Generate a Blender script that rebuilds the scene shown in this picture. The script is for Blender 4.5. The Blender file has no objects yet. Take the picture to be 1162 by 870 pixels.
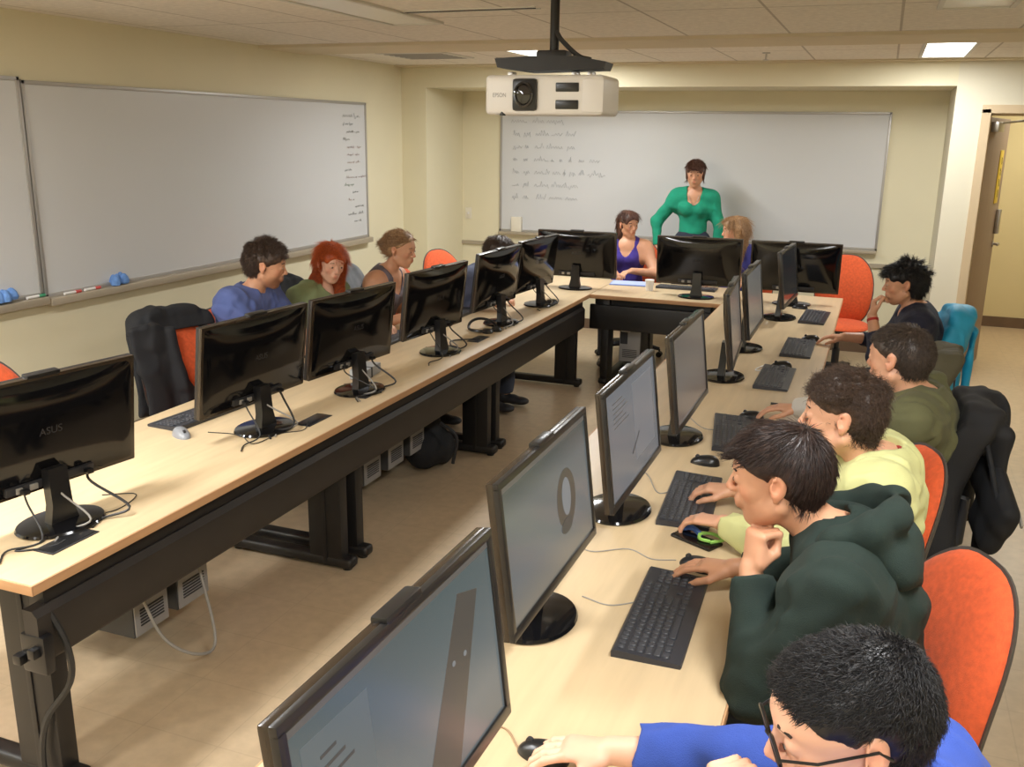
import bpy, bmesh, math, random
import numpy as np
from mathutils import Vector, Matrix, Euler
random.seed(7)
sc = bpy.context.scene
COL = sc.collection
PI = math.pi

# ---------------------------------------------------------------- camera
F_PX, YAW, PITCH, ROLL, CAM_H = 1064.8, 21.0, 14.985, 0.823, 1.95
cd = bpy.data.cameras.new('camera'); cam = bpy.data.objects.new('camera', cd); COL.objects.link(cam)
cd.sensor_width = 36.0; cd.lens = F_PX / 1162 * 36; cd.clip_start = .05
_y, _p, _r = map(math.radians, (YAW, PITCH, ROLL))
_fw = Vector((-math.sin(_y)*math.cos(_p), math.cos(_y)*math.cos(_p), -math.sin(_p)))
_rt = Vector((math.cos(_y), math.sin(_y), 0)); _up = _rt.cross(_fw)
_rt2 = _rt*math.cos(_r) + _up*math.sin(_r); _up2 = _rt2.cross(_fw)
_m = Matrix((_rt2, _up2, -_fw)).transposed().to_4x4(); _m.translation = (0, 0, CAM_H)
cam.matrix_world = _m
sc.camera = cam

# ---------------------------------------------------------------- light, exposure
w = bpy.data.worlds.new('world'); sc.world = w; w.use_nodes = True
w.node_tree.nodes['Background'].inputs[0].default_value = (.9, .88, .8, 1)
w.node_tree.nodes['Background'].inputs[1].default_value = .25
sc.view_settings.view_transform = 'Standard'; sc.view_settings.look = 'None'
sc.view_settings.exposure = 0.18; sc.view_settings.gamma = 1.0
sc.view_settings.use_curve_mapping = False
LAMP_W = 46.0          # watts of one ceiling troffer
LAMP_COL = (.97, .985, .99)
CEIL = 2.54
# (x centre, y centre, lit)
TROFFERS = [(.31, 7.35, True), (-2.55, 7.35, True), (.31, 4.45, False), (-2.55, 4.45, False),
            (.31, 1.55, True), (-2.55, 1.55, True), (-3.9, 1.3, True), (1.6, 3.0, False),  # lit far-left one is unseen, added to brighten the left wall
            (.31, -.9, True), (-2.55, -.9, True)]
SUN_LAMPS = []

# ---------------------------------------------------------------- materials
def mat(name, col, rough=.6, metal=0, spec=.5, noise=0, nscale=8, stretch=(1,1,1), bump=0, bscale=60, col2=None, coat=0, sheen=0, attr=False, sss=0, alpha=None, gen=False):
    m = bpy.data.materials.new(name); m.use_nodes = True
    nt = m.node_tree; b = nt.nodes['Principled BSDF']
    b.inputs['Base Color'].default_value = (*col, 1); b.inputs['Roughness'].default_value = rough
    b.inputs['Metallic'].default_value = metal; b.inputs['Specular IOR Level'].default_value = spec
    if coat: b.inputs['Coat Weight'].default_value = coat; b.inputs['Coat Roughness'].default_value = .06
    if sheen: b.inputs['Sheen Weight'].default_value = sheen
    if sss:
        b.inputs['Subsurface Weight'].default_value = sss; b.inputs['Subsurface Radius'].default_value = (.012, .005, .003); b.inputs['Subsurface Scale'].default_value = 1.0
    tc = nt.nodes.new('ShaderNodeTexCoord'); mp = nt.nodes.new('ShaderNodeMapping'); nt.links.new(tc.outputs['Object'], mp.inputs[0])
    mp.inputs['Scale'].default_value = stretch
    out = None
    n = nt.nodes.new('ShaderNodeTexNoise'); n.inputs['Scale'].default_value = nscale; n.inputs['Detail'].default_value = 4
    nt.links.new(mp.outputs[0], n.inputs[0])
    r = nt.nodes.new('ShaderNodeValToRGB'); nt.links.new(n.outputs[0], r.inputs[0])
    c2 = col2 if col2 else tuple(c*(1-noise) for c in col)
    r.color_ramp.elements[0].position = .3; r.color_ramp.elements[1].position = .7
    r.color_ramp.elements[0].color = (*c2, 1); r.color_ramp.elements[1].color = (*col, 1)
    out = r.outputs[0]
    if attr:
        a = nt.nodes.new('ShaderNodeAttribute'); a.attribute_name = 'tint'
        mx = nt.nodes.new('ShaderNodeMix'); mx.data_type = 'RGBA'; mx.blend_type = 'MULTIPLY'; mx.inputs[0].default_value = 1
        nt.links.new(out, mx.inputs[6]); nt.links.new(a.outputs[0], mx.inputs[7]); out = mx.outputs[2]
    nt.links.new(out, b.inputs['Base Color'])
    if bump:
        n2 = nt.nodes.new('ShaderNodeTexNoise'); n2.inputs['Scale'].default_value = bscale; n2.inputs['Detail'].default_value = 3
        nt.links.new(mp.outputs[0], n2.inputs[0])
        bp = nt.nodes.new('ShaderNodeBump'); bp.inputs['Strength'].default_value = bump; bp.inputs['Distance'].default_value = .01
        nt.links.new(n2.outputs[0], bp.inputs['Height']); nt.links.new(bp.outputs[0], b.inputs['Normal'])
    return m
def emat(name, col, strength, rough=.3, stops=None, axis=2, lo=0, hi=1):
    """screen or lamp: gives off light; optional colour gradient along a local axis (what the screen shows)"""
    m = bpy.data.materials.new(name); m.use_nodes = True
    nt = m.node_tree; b = nt.nodes['Principled BSDF']
    b.inputs['Base Color'].default_value = (.02, .02, .02, 1); b.inputs['Roughness'].default_value = rough
    b.inputs['Emission Color'].default_value = (*col, 1); b.inputs['Emission Strength'].default_value = strength
    if stops:
        tc = nt.nodes.new('ShaderNodeTexCoord'); sx = nt.nodes.new('ShaderNodeSeparateXYZ'); nt.links.new(tc.outputs['Object'], sx.inputs[0])
        mr = nt.nodes.new('ShaderNodeMapRange'); mr.inputs[1].default_value = lo; mr.inputs[2].default_value = hi
        nt.links.new(sx.outputs[axis], mr.inputs[0])
        r = nt.nodes.new('ShaderNodeValToRGB'); nt.links.new(mr.outputs[0], r.inputs[0])
        els = r.color_ramp.elements
        while len(els) < len(stops): els.new(.5)
        for e, (p, c) in zip(els, stops): e.position = p; e.color = (*c, 1)
        nt.links.new(r.outputs[0], b.inputs['Emission Color'])
    return m
def tile_mat(name, c1, c2, cj, w, h, mortar, rough, nscale, bump=0, offset=0.0):
    m = bpy.data.materials.new(name); m.use_nodes = True; nt = m.node_tree; b = nt.nodes['Principled BSDF']
    tc = nt.nodes.new('ShaderNodeTexCoord')
    br = nt.nodes.new('ShaderNodeTexBrick'); nt.links.new(tc.outputs['Object'], br.inputs[0])
    br.offset = offset; br.inputs['Scale'].default_value = 1; br.inputs['Brick Width'].default_value = w; br.inputs['Row Height'].default_value = h
    br.inputs['Mortar Size'].default_value = mortar; br.inputs['Mortar Smooth'].default_value = .3
    br.inputs['Color1'].default_value = (*c1, 1); br.inputs['Color2'].default_value = (*c2, 1); br.inputs['Mortar'].default_value = (*cj, 1)
    n = nt.nodes.new('ShaderNodeTexNoise'); n.inputs['Scale'].default_value = nscale; n.inputs['Detail'].default_value = 6; nt.links.new(tc.outputs['Object'], n.inputs[0])
    r = nt.nodes.new('ShaderNodeMapRange'); r.inputs[1].default_value = .3; r.inputs[2].default_value = .7; r.inputs[3].default_value = .9; r.inputs[4].default_value = 1.06; nt.links.new(n.outputs[0], r.inputs[0])
    mx = nt.nodes.new('ShaderNodeMix'); mx.data_type = 'RGBA'; mx.blend_type = 'MULTIPLY'; mx.inputs[0].default_value = 1
    nt.links.new(br.outputs[0], mx.inputs[6]); nt.links.new(r.outputs[0], mx.inputs[7]); nt.links.new(mx.outputs[2], b.inputs['Base Color'])
    b.inputs['Roughness'].default_value = rough
    if bump:
        bp = nt.nodes.new('ShaderNodeBump'); bp.inputs['Strength'].default_value = bump; bp.inputs['Distance'].default_value = .004
        n2 = nt.nodes.new('ShaderNodeTexNoise'); n2.inputs['Scale'].default_value = 140; nt.links.new(tc.outputs['Object'], n2.inputs[0])
        nt.links.new(n2.outputs[0], bp.inputs['Height']); nt.links.new(bp.outputs[0], b.inputs['Normal'])
    return m
M = dict(
 wall=mat('cream_paint', (.76, .70, .50), .7, noise=.03, nscale=3, bump=.05, bscale=200),
 wall2=mat('pale_cream_paint', (.72, .675, .53), .7, noise=.03, nscale=3, bump=.05, bscale=200),
 hallwall=mat('yellow_cream_paint', (.70, .60, .34), .7, noise=.04, nscale=2),
 floor=tile_mat('vinyl_tile', (.51, .39, .255), (.495, .378, .246), (.455, .348, .226), .305, .305, .003, .32, 18),
 ceil=tile_mat('ceiling_tile', (.82, .77, .68), (.80, .75, .66), (.50, .45, .38), .61, 1.22, .008, .9, 30, .3),
 beige=mat('beige_ceiling_paint', (.66, .58, .42), .8, noise=.03),
 base=mat('brown_baseboard', (.16, .10, .06), .6, noise=.2),
 wood=mat('maple_laminate', (.63, .48, .29), .38, noise=.12, nscale=5, stretch=(6, .6, 6), spec=.45),
 edge=mat('maple_edge', (.60, .34, .17), .5, noise=.15, nscale=6, stretch=(1, .5, 8)),
 steel_blk=mat('black_powder_coat', (.012, .011, .011), .45, noise=.2, nscale=12),
 charcoal=mat('charcoal_panel', (.024, .020, .018), .5, noise=.2, nscale=10),
 gloss=mat('gloss_black_plastic', (.005, .005, .006), .09, spec=.5),
 gloss2=mat('black_plastic', (.012, .012, .013), .28),
 bezel=mat('bezel_plastic', (.016, .015, .015), .3),
 reflback=mat('black_back_desk_reflection', (.034, .023, .015), .2, noise=.2, nscale=5, spec=.6),  # black plastic with the desk's brown reflection put into its colour
 matte=mat('matte_black_plastic', (.025, .025, .028), .5),
 keys=mat('keycap_plastic', (.045, .047, .055), .45),
 keyframe=mat('keyboard_shell', (.03, .032, .04), .35),
 orange=mat('orange_upholstery', (.72, .105, .024), .85, noise=.25, nscale=60, bump=.25, bscale=400, sheen=.08),
 shell=mat('grey_chair_shell', (.07, .062, .055), .55),
 boardw=mat('whiteboard_enamel', (.62, .625, .625), .22, noise=.015, nscale=2, spec=.4),
 alum=mat('aluminium_frame', (.42, .40, .37), .4, metal=.4),
 tray=mat('tan_aluminium_tray', (.42, .36, .27), .45, metal=.2),
 ink=mat('faded_marker_ink', (.46, .46, .46), .5), inkr=mat('faded_red_ink', (.62, .54, .53), .5), inkg=mat('faded_green_ink', (.44, .50, .45), .5),
 white=mat('white_plastic', (.80, .78, .75), .35), lens=mat('lens_glass', (.01, .01, .012), .05, spec=.8),
 cream=mat('cream_plastic', (.75, .70, .58), .5),
 pcgrey=mat('grey_steel', (.33, .32, .31), .45, metal=.2), pcdark=mat('dark_steel', (.05, .05, .05), .5),
 cable=mat('grey_cable', (.30, .28, .25), .5), cableb=mat('black_cable', (.02, .02, .02), .5), cableo=mat('brown_cable', (.35, .22, .12), .6),
 blue_cloth=mat('blue_cloth', (.16, .33, .72), .9, noise=.3, nscale=40), red=mat('red_plastic', (.6, .06, .05), .4), green=mat('green_plastic', (.05, .3, .15), .4),
 doorw=mat('brown_door', (.33, .235, .16), .5, noise=.12, nscale=4, stretch=(8, 8, .6)), casing=mat('tan_door_casing', (.60, .47, .30), .5),
 yellow=mat('yellow_sticker', (.85, .62, .06), .5), dark=mat('dark_gap', (.01, .008, .006), .8), silver=mat('silver_plastic_top', (.25, .26, .28), .3),
 metal=mat('brushed_metal', (.45, .43, .40), .3, metal=.9),
 troff=mat('troffer_housing', (.62, .60, .54), .5), lens_off=mat('unlit_lens', (.74, .72, .66), .35),
 lens_on=emat('lit_lens', (1, .97, .9), 6.0),
 skin=mat('fair_skin', (.76, .41, .26), .48, noise=.08, nscale=25, attr=True, sss=.12), skin2=mat('warm_skin', (.66, .34, .20), .48, noise=.08, nscale=25, attr=True, sss=.12),
 skin3=mat('light_skin', (.85, .49, .34), .45, noise=.06, nscale=25, attr=True, sss=.12),
 eyew=mat('eye_white', (.8, .78, .75), .2), iris=mat('dark_iris', (.03, .02, .015), .15),
)
def cloth(name, col, noise=.2, rough=.85): return mat(name, col, rough, noise=noise, nscale=14, bump=.3, bscale=500, sheen=.04)
def hairm(name, col, col2): return mat(name, col, .42, nscale=90, col2=col2, spec=.45)

# ---------------------------------------------------------------- mesh helpers
class MB:
    def __init__(s): s.v = []; s.f = []
    def add(s, vs, fs):
        o = len(s.v); s.v += [tuple(v) for v in vs]; s.f += [tuple(i+o for i in f) for f in fs]; return s
    def box(s, lo, hi, bev=0, rot=None, seg=2):
        lo = Vector(lo); hi = Vector(hi); c = (lo+hi)/2; d = hi-lo
        bm = bmesh.new(); bmesh.ops.create_cube(bm, size=1)
        for v in bm.verts: v.co = Vector((v.co.x*d.x, v.co.y*d.y, v.co.z*d.z))
        if bev: bmesh.ops.bevel(bm, geom=bm.edges[:], offset=min(bev, min(abs(x) for x in d)*.49), segments=seg, profile=.6, affect='EDGES')
        bm.verts.ensure_lookup_table()
        vs = [(rot @ v.co if rot else v.co) + c for v in bm.verts]; fs = [[v.index for v in f.verts] for f in bm.faces]
        bm.free(); return s.add(vs, fs)
    def tube(s, pts, r, n=8, cap=True):
        pts = [Vector(p) for p in pts]; rs = r if isinstance(r, (list, tuple)) else [r]*len(pts)
        vs = []; fs = []; prev = None
        for i, p in enumerate(pts):
            t = (pts[min(i+1, len(pts)-1)] - pts[max(i-1, 0)]).normalized()
            a = prev if prev is not None else (Vector((0, 0, 1)) if abs(t.z) < .9 else Vector((1, 0, 0)))
            a = (a - t*a.dot(t)); a = a.normalized() if a.length > 1e-6 else t.orthogonal().normalized()
            prev = a; b = t.cross(a)
            for k in range(n):
                q = 2*PI*k/n; vs.append(p + (a*math.cos(q) + b*math.sin(q))*rs[i])
        for i in range(len(pts)-1):
            for k in range(n):
                fs.append((i*n+k, i*n+(k+1) % n, (i+1)*n+(k+1) % n, (i+1)*n+k))
        if cap: fs.append(tuple(range(n-1, -1, -1))); fs.append(tuple((len(pts)-1)*n+k for k in range(n)))
        return s.add(vs, fs)
    def cyl(s, p0, p1, r, n=20): return s.tube([p0, p1], r, n)
    def prism(s, poly, z0, z1, ax=2):
        """polygon extruded; ax = axis of extrusion, poly in the two other axes (cyclic order)"""
        n = len(poly)
        def P(a, b, c): return {2: (a, b, c), 0: (c, a, b), 1: (b, c, a)}[ax]
        vs = [P(a, b, z0) for a, b in poly] + [P(a, b, z1) for a, b in poly]
        fs = [tuple(range(n-1, -1, -1)), tuple(range(n, 2*n))] + [(k, (k+1) % n, n+(k+1) % n, n+k) for k in range(n)]
        return s.add(vs, fs)
    def lathe(s, prof, n=28, c=(0, 0, 0), sx=1, sy=1):
        vs = []; fs = []
        for r, z in prof:
            for k in range(n): q = 2*PI*k/n; vs.append((c[0]+r*math.cos(q)*sx, c[1]+r*math.sin(q)*sy, c[2]+z))
        for i in range(len(prof)-1):
            for k in range(n): fs.append((i*n+k, i*n+(k+1) % n, (i+1)*n+(k+1) % n, (i+1)*n+k))
        fs.append(tuple(range(n-1, -1, -1))); fs.append(tuple((len(prof)-1)*n+k for k in range(n)))
        return s.add(vs, fs)
    def pillow(s, a, b, n=3.2, tf=.03, tb=.03, fn=None, nr=9, nt=44, pw=4):
        """rounded slab: superellipse outline (a along Y, b along Z), thickness along X; fn warps (x,y,z)"""
        vs = []; fs = []
        def pt(r, q, side):
            c, si = math.cos(q), math.sin(q)
            y = a*r*math.copysign(abs(c)**(2/n), c); z = b*r*math.copysign(abs(si)**(2/n), si)
            t = (1-r**pw)**.5 if r < 1 else 0
            p = (tf*t if side > 0 else -tb*t, y, z)
            return fn(*p) if fn else p
        for side in (1, -1):
            for i in range(nr+1):
                r = math.sin(i/nr*PI/2)
                if i == nr and side < 0: break
                for k in range(nt): vs.append(pt(r if i else .001, 2*PI*k/nt, side))
        def idx(side, i, k):
            if i == nr: return nr*nt + k % nt
            return (0 if side > 0 else (nr+1)*nt) + i*nt + k % nt
        for side in (1, -1):
            for i in range(nr):
                for k in range(nt):
                    q = (idx(side, i, k), idx(side, i+1, k), idx(side, i+1, k+1), idx(side, i, k+1))
                    fs.append(q if side > 0 else q[::-1])
            q = tuple(idx(side, 0, k) for k in range(nt)); fs.append(q[::-1] if side < 0 else q)
        return s.add(vs, fs)
    def xf(s, mtx):
        s.v = [tuple(mtx @ Vector(v)) for v in s.v]; return s
    def build(s, name, m, parent=None, smooth=True, loc=None):
        me = bpy.data.meshes.new(name); me.from_pydata(s.v, [], s.f); me.materials.append(m)
        bm = bmesh.new(); bm.from_mesh(me); bmesh.ops.recalc_face_normals(bm, faces=bm.faces); bm.to_mesh(me); bm.free()
        if smooth:
            me.polygons.foreach_set('use_smooth', [True]*len(me.polygons))
            try: me.set_sharp_from_angle(angle=math.radians(38))
            except Exception: pass
        o = bpy.data.objects.new(name, me); COL.objects.link(o)
        if parent: o.parent = parent
        if loc: o.location = loc
        return o
def thing(name, label, cat, loc=(0, 0, 0), rz=0, group=None):
    o = bpy.data.objects.new(name, None); COL.objects.link(o); o.empty_display_size = .1
    o.location = loc; o.rotation_euler = (0, 0, rz); o['label'] = label; o['category'] = cat
    if group: o['group'] = group
    return o
def tag(o, label, cat, group=None):
    o['label'] = label; o['category'] = cat
    if group: o['group'] = group
    return o
def struct(o): o['kind'] = 'structure'; return o
def children(o): return [c for c in list(COL.objects) if c.parent == o]
def dup(root, loc, rz, label, group=None):
    r = root.copy(); COL.objects.link(r); r.location = loc; r.rotation_euler = (0, 0, rz); r['label'] = label
    if group: r['group'] = group
    for ch in children(root):
        c = ch.copy(); COL.objects.link(c); c.parent = r
        for g in children(ch):
            d = g.copy(); COL.objects.link(d); d.parent = c
    return r
def text_mesh(name, s, size, m, parent, mtx, extrude=.0006):
    cu = bpy.data.curves.new(name, 'FONT'); cu.body = s; cu.size = size; cu.extrude = extrude; cu.align_x = 'CENTER'; cu.align_y = 'CENTER'
    t = bpy.data.objects.new(name, cu); COL.objects.link(t)
    me = bpy.data.meshes.new_from_object(t.evaluated_get(bpy.context.evaluated_depsgraph_get()))
    bpy.data.objects.remove(t); me.transform(mtx); me.materials.clear(); me.materials.append(m); me.name = name
    o = bpy.data.objects.new(name, me); COL.objects.link(o); o.parent = parent; return o
def squiggle(name, m, parent, origin, ux, uz, words, hgt, r, nrm, seed=0):
    """a line of illegible handwriting: origin, unit vectors along and up, list of (start, length) words"""
    rnd = random.Random(seed); mb = MB(); ux = Vector(ux); uz = Vector(uz); o = Vector(origin) + Vector(nrm)*r*.6
    for st, ln in words:
        n = max(6, int(ln/(hgt*.28))); pts = []
        for i in range(n+1):
            up = (i % 2)*(hgt*rnd.choice((.45, .5, .55, 1.0, .5))) - (hgt*.35 if rnd.random() < .1 else 0)
            pts.append(o + ux*(st+ln*i/n + rnd.uniform(-.1, .1)*hgt) + uz*(up + rnd.uniform(-.05, .05)*hgt))
        mb.tube(pts, r, 4)
    return mb.build(name, m, parent, smooth=False)
def wire(pts, r=.002, n=6, sub=6):
    """smooth cable through points"""
    P = [Vector(p) for p in pts]; P = [P[0]*2-P[1]] + P + [P[-1]*2-P[-2]]; out = []
    for i in range(1, len(P)-2):
        for k in range(sub):
            t = k/sub; a, b, c, d = P[i-1], P[i], P[i+1], P[i+2]
            out.append(.5*((2*b) + (-a+c)*t + (2*a-5*b+4*c-d)*t*t + (-a+3*b-3*c+d)*t**3))
    out.append(P[-2]); return MB().tube(out, r, n)
# ================================================================ the room
XL, YF, YB, YN = -4.38, 8.35, 9.2, -2.6      # left wall, front plane of column and soffit, recess back wall, wall behind
XR, RX0, RX1 = 2.6, -4.12, .455               # right wall, recess sides
def slab(name, lo, hi, m): return struct(MB().box(lo, hi).build(name, m, smooth=False))
slab('floor', (XL-.1, YN-.1, -.1), (4.5, 12.6, 0), M['floor'])
slab('ceiling', (XL-.1, YN-.1, CEIL), (XR+.1, YF, CEIL+.1), M['ceil'])
slab('wall_left', (XL-.12, YN-.12, 0), (XL, YF, CEIL+.1), M['wall'])
slab('wall_near', (XL, YN-.12, 0), (XR, YN, CEIL), M['wall'])
slab('wall_right', (XR, YN-.12, 0), (XR+.12, YF, CEIL), M['wall'])
o = MB().box((XL-.12, YF, 0), (RX0, YB, CEIL+.1)).build('wall_column', M['wall'], smooth=False); struct(o)
slab('wall_back', (XL-.12, YB, 0), (RX1+.2, YB+.12, CEIL+.1), M['wall'])
slab('wall_soffit', (RX0, YF, 2.345), (RX1, YB, CEIL+.1), M['wall'])
DX0, DX1, DH = .715, 1.63, 2.145
fr = MB().box((RX1, YF, 0), (DX0, YF+.14, CEIL+.1)).box((RX1, YF+.14, 0), (RX1+.2, YB, CEIL+.1)).box((DX0, YF, DH), (DX1, YF+.14, CEIL+.1)).box((DX1, YF, 0), (XR+.12, YF+.14, CEIL+.1))
struct(fr.build('wall_front', M['wall2'], smooth=False))
slab('trim_1', (XL, 6.12, CEIL-.02), (XR, 6.72, CEIL+.01), M['beige'])                     # painted strip across the ceiling
slab('trim_2', (XL, 8.21, CEIL-.012), (XR, YF, CEIL+.01), M['beige'])
slab('trim_3', (RX0, YB-.022, .80), (RX1, YB, .835), M['tray'])                             # rail along the recess wall
for i, (lo, hi) in enumerate([((XL, YN, 0), (XL+.012, YF, .1)), ((RX0, YB-.012, 0), (RX1, YB, .1)), ((RX1, YF-.012, 0), (DX0-.07, YF, .1))]):
    slab('baseboard_' + ('left', 'back', 'front')[i], lo, hi, M['base'])
# hall behind the door
slab('wall_hall', (.2, 11.15, 0), (4.5, 11.27, 2.7), M['hallwall']); slab('baseboard_hall', (.2, 11.135, 0), (4.5, 11.15, .11), M['base'])
slab('wall_hall_left', (.43, YB+.12, 0), (.55, 11.15, 2.7), M['hallwall'])
slab('wall_hall_right', (4.4, YF+.14, 0), (4.5, 11.15, 2.7), M['hallwall'])
slab('wall_hall_near', (RX1+.2, YF+.14, 2.3), (DX0, YB+.12, 2.7), M['hallwall'])
slab('ceiling_hall', (.4, YF+.14, 2.6), (4.5, 11.27, 2.7), M['ceil'])
# door casing and leaf
c = MB().box((DX0-.062, YF-.02, 0), (DX0+.004, YF+.16, DH+.03), .004).box((DX1-.004, YF-.02, 0), (DX1+.062, YF+.16, DH+.03), .004).box((DX0-.062, YF-.02, DH-.004), (DX1+.062, YF+.16, DH+.06), .004)
c.box((DX0, YF+.08, 0), (DX0+.02, YF+.10, DH), .002).box((DX0, YF+.08, DH-.02), (DX1, YF+.10, DH), .002)
struct(c.build('trim_4', M['casing'], smooth=False))
door = thing('door_1', 'brown wooden door standing open into the hallway', 'door', (DX0+.02, YF+.12, 0), math.radians(75))
del door['label']; del door['category']; struct(door)
MB().box((0, .0, .01), (.88, .045, DH-.03), .003).build('door_leaf', M['doorw'], door)
MB().box((.60, -.006, 1.42), (.74, .0, 1.86), .002).build('yellow_sign', M['yellow'], door)['label'] = 'yellow vertical sign on the door'
for k in range(4): squiggle('sign_marks', M['dark'], door, (.67, -.006, 1.80-.09*k), (.3, 0, -1), (1, 0, .1), [(0, .06)], .03, .002, (0, -1, 0), k)
lk = MB().box((.80, -.035, 1.15), (.86, 0, 1.36), .006); lk.build('lock_housing', M['metal'], door)
hd = MB().cyl((.83, 0, 1.06), (.83, -.05, 1.06), .012).tube([(.83, -.05, 1.06), (.75, -.052, 1.06)], .009, 10).cyl((.83, 0, 1.06), (.83, -.008, 1.06), .028); hd.build('door_handle', M['metal'], door)
cl = MB().box((.05, -.055, DH-.14), (.30, 0, DH-.06), .006).tube([(.2, -.05, DH-.07), (.42, -.16, DH-.05), (.30, -.30, DH-.05)], .009, 8); cl.build('door_closer', M['metal'], door)
# ---- ceiling fittings
for i, (x, y, lit) in enumerate(TROFFERS):
    vis = {0: 'lit narrow ceiling light above the door end of the room', 1: 'lit narrow ceiling light behind the projector mount', 2: 'unlit narrow ceiling light in the front right ceiling',
           3: 'unlit narrow ceiling light in the front left ceiling'}.get(i, 'narrow ceiling light outside the view')
    t = thing('ceiling_light', vis, 'ceiling light', (x, y, CEIL), 0, 'narrow ceiling lights')
    f = MB()
    for lo, hi in (((-.165, -.62, -.014), (-.14, .62, 0)), ((.14, -.62, -.014), (.165, .62, 0)), ((-.14, -.62, -.014), (.14, -.595, 0)), ((-.14, .595, -.014), (.14, .62, 0))): f.box(lo, hi, .002)
    f.build('frame', M['troff'], t)
    MB().box((-.14, -.595, -.008), (.14, .595, -.001)).build('diffuser', M['lens_on'] if lit else M['lens_off'], t)
    if lit:
        ld = bpy.data.lights.new('lamp', 'AREA'); ld.shape = 'RECTANGLE'; ld.size = .28; ld.size_y = 1.19; ld.energy = LAMP_W*(.62 if i == 0 else .78 if (x > 0 and y == 1.55) else 1.0 if i == 1 else 1.1 if x < 0 else 1); ld.color = LAMP_COL
        lo_ = bpy.data.objects.new('lamp_tube', ld); COL.objects.link(lo_); lo_.parent = t; lo_.location = (0, 0, -.016)
hl = thing('hall_ceiling_light', 'hallway ceiling light just inside the open door', 'ceiling light', (1.6, 9.9, 2.6))
MB().box((-.3, -.6, -.012), (.3, .6, 0), .002).build('diffuser', M['lens_on'], hl)
ld = bpy.data.lights.new('hall_lamp', 'AREA'); ld.shape = 'RECTANGLE'; ld.size = .55; ld.size_y = 1.1; ld.energy = 17; ld.color = (1, .9, .7)
lo_ = bpy.data.objects.new('lamp_tube', ld); COL.objects.link(lo_); lo_.parent = hl; lo_.location = (0, 0, -.02)
v = thing('air_slot', 'long dark linear air slot in the ceiling left of the projector', 'air vent', (-2.0, 4.6, CEIL), math.radians(0))
MB().box((-.42, -.03, -.004), (.32, .03, 0), .001).build('slot', M['dark'], v); MB().box((-.44, .03, -.006), (.34, .045, 0)).box((-.44, -.045, -.006), (.34, -.03, 0)).build('rim', M['troff'], v)
v = thing('air_vent', 'flat square ceiling air vent near the back left corner', 'air vent', (-3.55, 7.2, CEIL))
f = MB().box((-.3, -.3, -.008), (.3, .3, 0), .003); f.build('plate', M['troff'], v)
f = MB()
for k in range(6): f.box((-.25, -.24+.09*k, -.012), (.25, -.20+.09*k, -.007))
f.build('louvre', M['pcgrey'], v)
for (x, y, lb) in ((-.9, 7.45, 'small sprinkler head in the ceiling above the far whiteboard'), (-3.05, 7.55, 'small sprinkler head in the ceiling near the back left corner')):
    s = thing('sprinkler_head', lb, 'sprinkler', (x, y, CEIL))
    MB().lathe([(.03, 0), (.028, -.008), (.01, -.01)]).build('escutcheon', M['metal'], s)
    MB().cyl((0, 0, -.008), (0, 0, -.05), .007, 10).cyl((0, 0, -.05), (0, 0, -.053), .022, 14).build('nozzle', M['metal'], s)
# ---- whiteboards
def board(name, label, u0, u1, z0, z1, wall):
    """wall 'L' on the left wall (u = y) or 'B' on the back wall (u = x)"""
    t = thing(name, label, 'whiteboard', (XL, (u0+u1)/2, z0) if wall == 'L' else ((u0+u1)/2, YB, z0), -PI/2 if wall == 'L' else PI, 'wall whiteboards')
    # local: x along the wall, +y out of the wall
    W, H = (u1-u0)/2, z1-z0
    MB().box((-W+.012, .0, .01), (W-.012, .018, H-.01)).build('writing_surface', M['boardw'], t, smooth=False)
    f = MB()
    for lo, hi in (((-W, 0, 0), (W, .026, .022)), ((-W, 0, H-.022), (W, .026, H)), ((-W, 0, 0), (-W+.022, .026, H)), ((W-.022, 0, 0), (W, .026, H))): f.box(lo, hi, .003)
    f.build('frame', M['alum'], t)
    return t, W, H
b1, W, H = board('whiteboard', 'long whiteboard on the left wall, nearer its right end to the corner', 3.955, 7.63, 1.005, 2.185, 'L')
for lo_, hi_ in (((-W, .0, -.045), (W, .07, -.0)),): MB().box(lo_, hi_, .008).build('marker_tray', M['tray'], b1)
# rotated -90: local x -> -y world ; right end in view = larger y = local -x
ws = [(.0, .30, 'ink', .075, 1), (.0, .17, 'ink', .05, 0), (.06, .22, 'ink', .04, 0), (.0, .11, 'ink', .05, 0), (.05, .25, 'inkr', .04, 0), (.05, .22, 'inkr', .04, 0), (.06, .22, 'inkr', .04, 0), (.01, .12, 'ink', .04, 0),
      (.03, .34, 'inkr', .04, 0), (.0, .16, 'inkg', .05, 0), (.14, .1, 'ink', .03, 0), (.06, .1, 'inkr', .04, 0), (.17, .15, 'ink', .03, 0), (.05, .26, 'ink', .05, 0), (.15, .12, 'ink', .04, 0)]
for i, (a, ln, mm, hh, _) in enumerate(ws):
    squiggle('handwriting_line', M[mm], b1, (-W+.40-a, .019, H-.13-.064*i), (-1, 0, 0), (0, 0, 1), [(0, ln*.55), (ln*.62, ln*.38)], hh*.5, .0016, (0, 1, 0), i)
b2, W2, H2 = board('whiteboard', 'whiteboard cut off by the left edge of the photo', .9, 3.945, 1.02, 2.20, 'L')
MB().box((-W2, .0, -.045), (W2-.16, .07, 0), .008).build('marker_tray', M['tray'], b2)
b3, W3, H3 = board('whiteboard', 'whiteboard on the recessed back wall behind the standing woman', -3.69, .01, .955, 2.165, 'B')
MB().box((-W3, .0, -.03), (W3, .065, 0), .008).build('marker_tray', M['tray'], b3)
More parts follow.
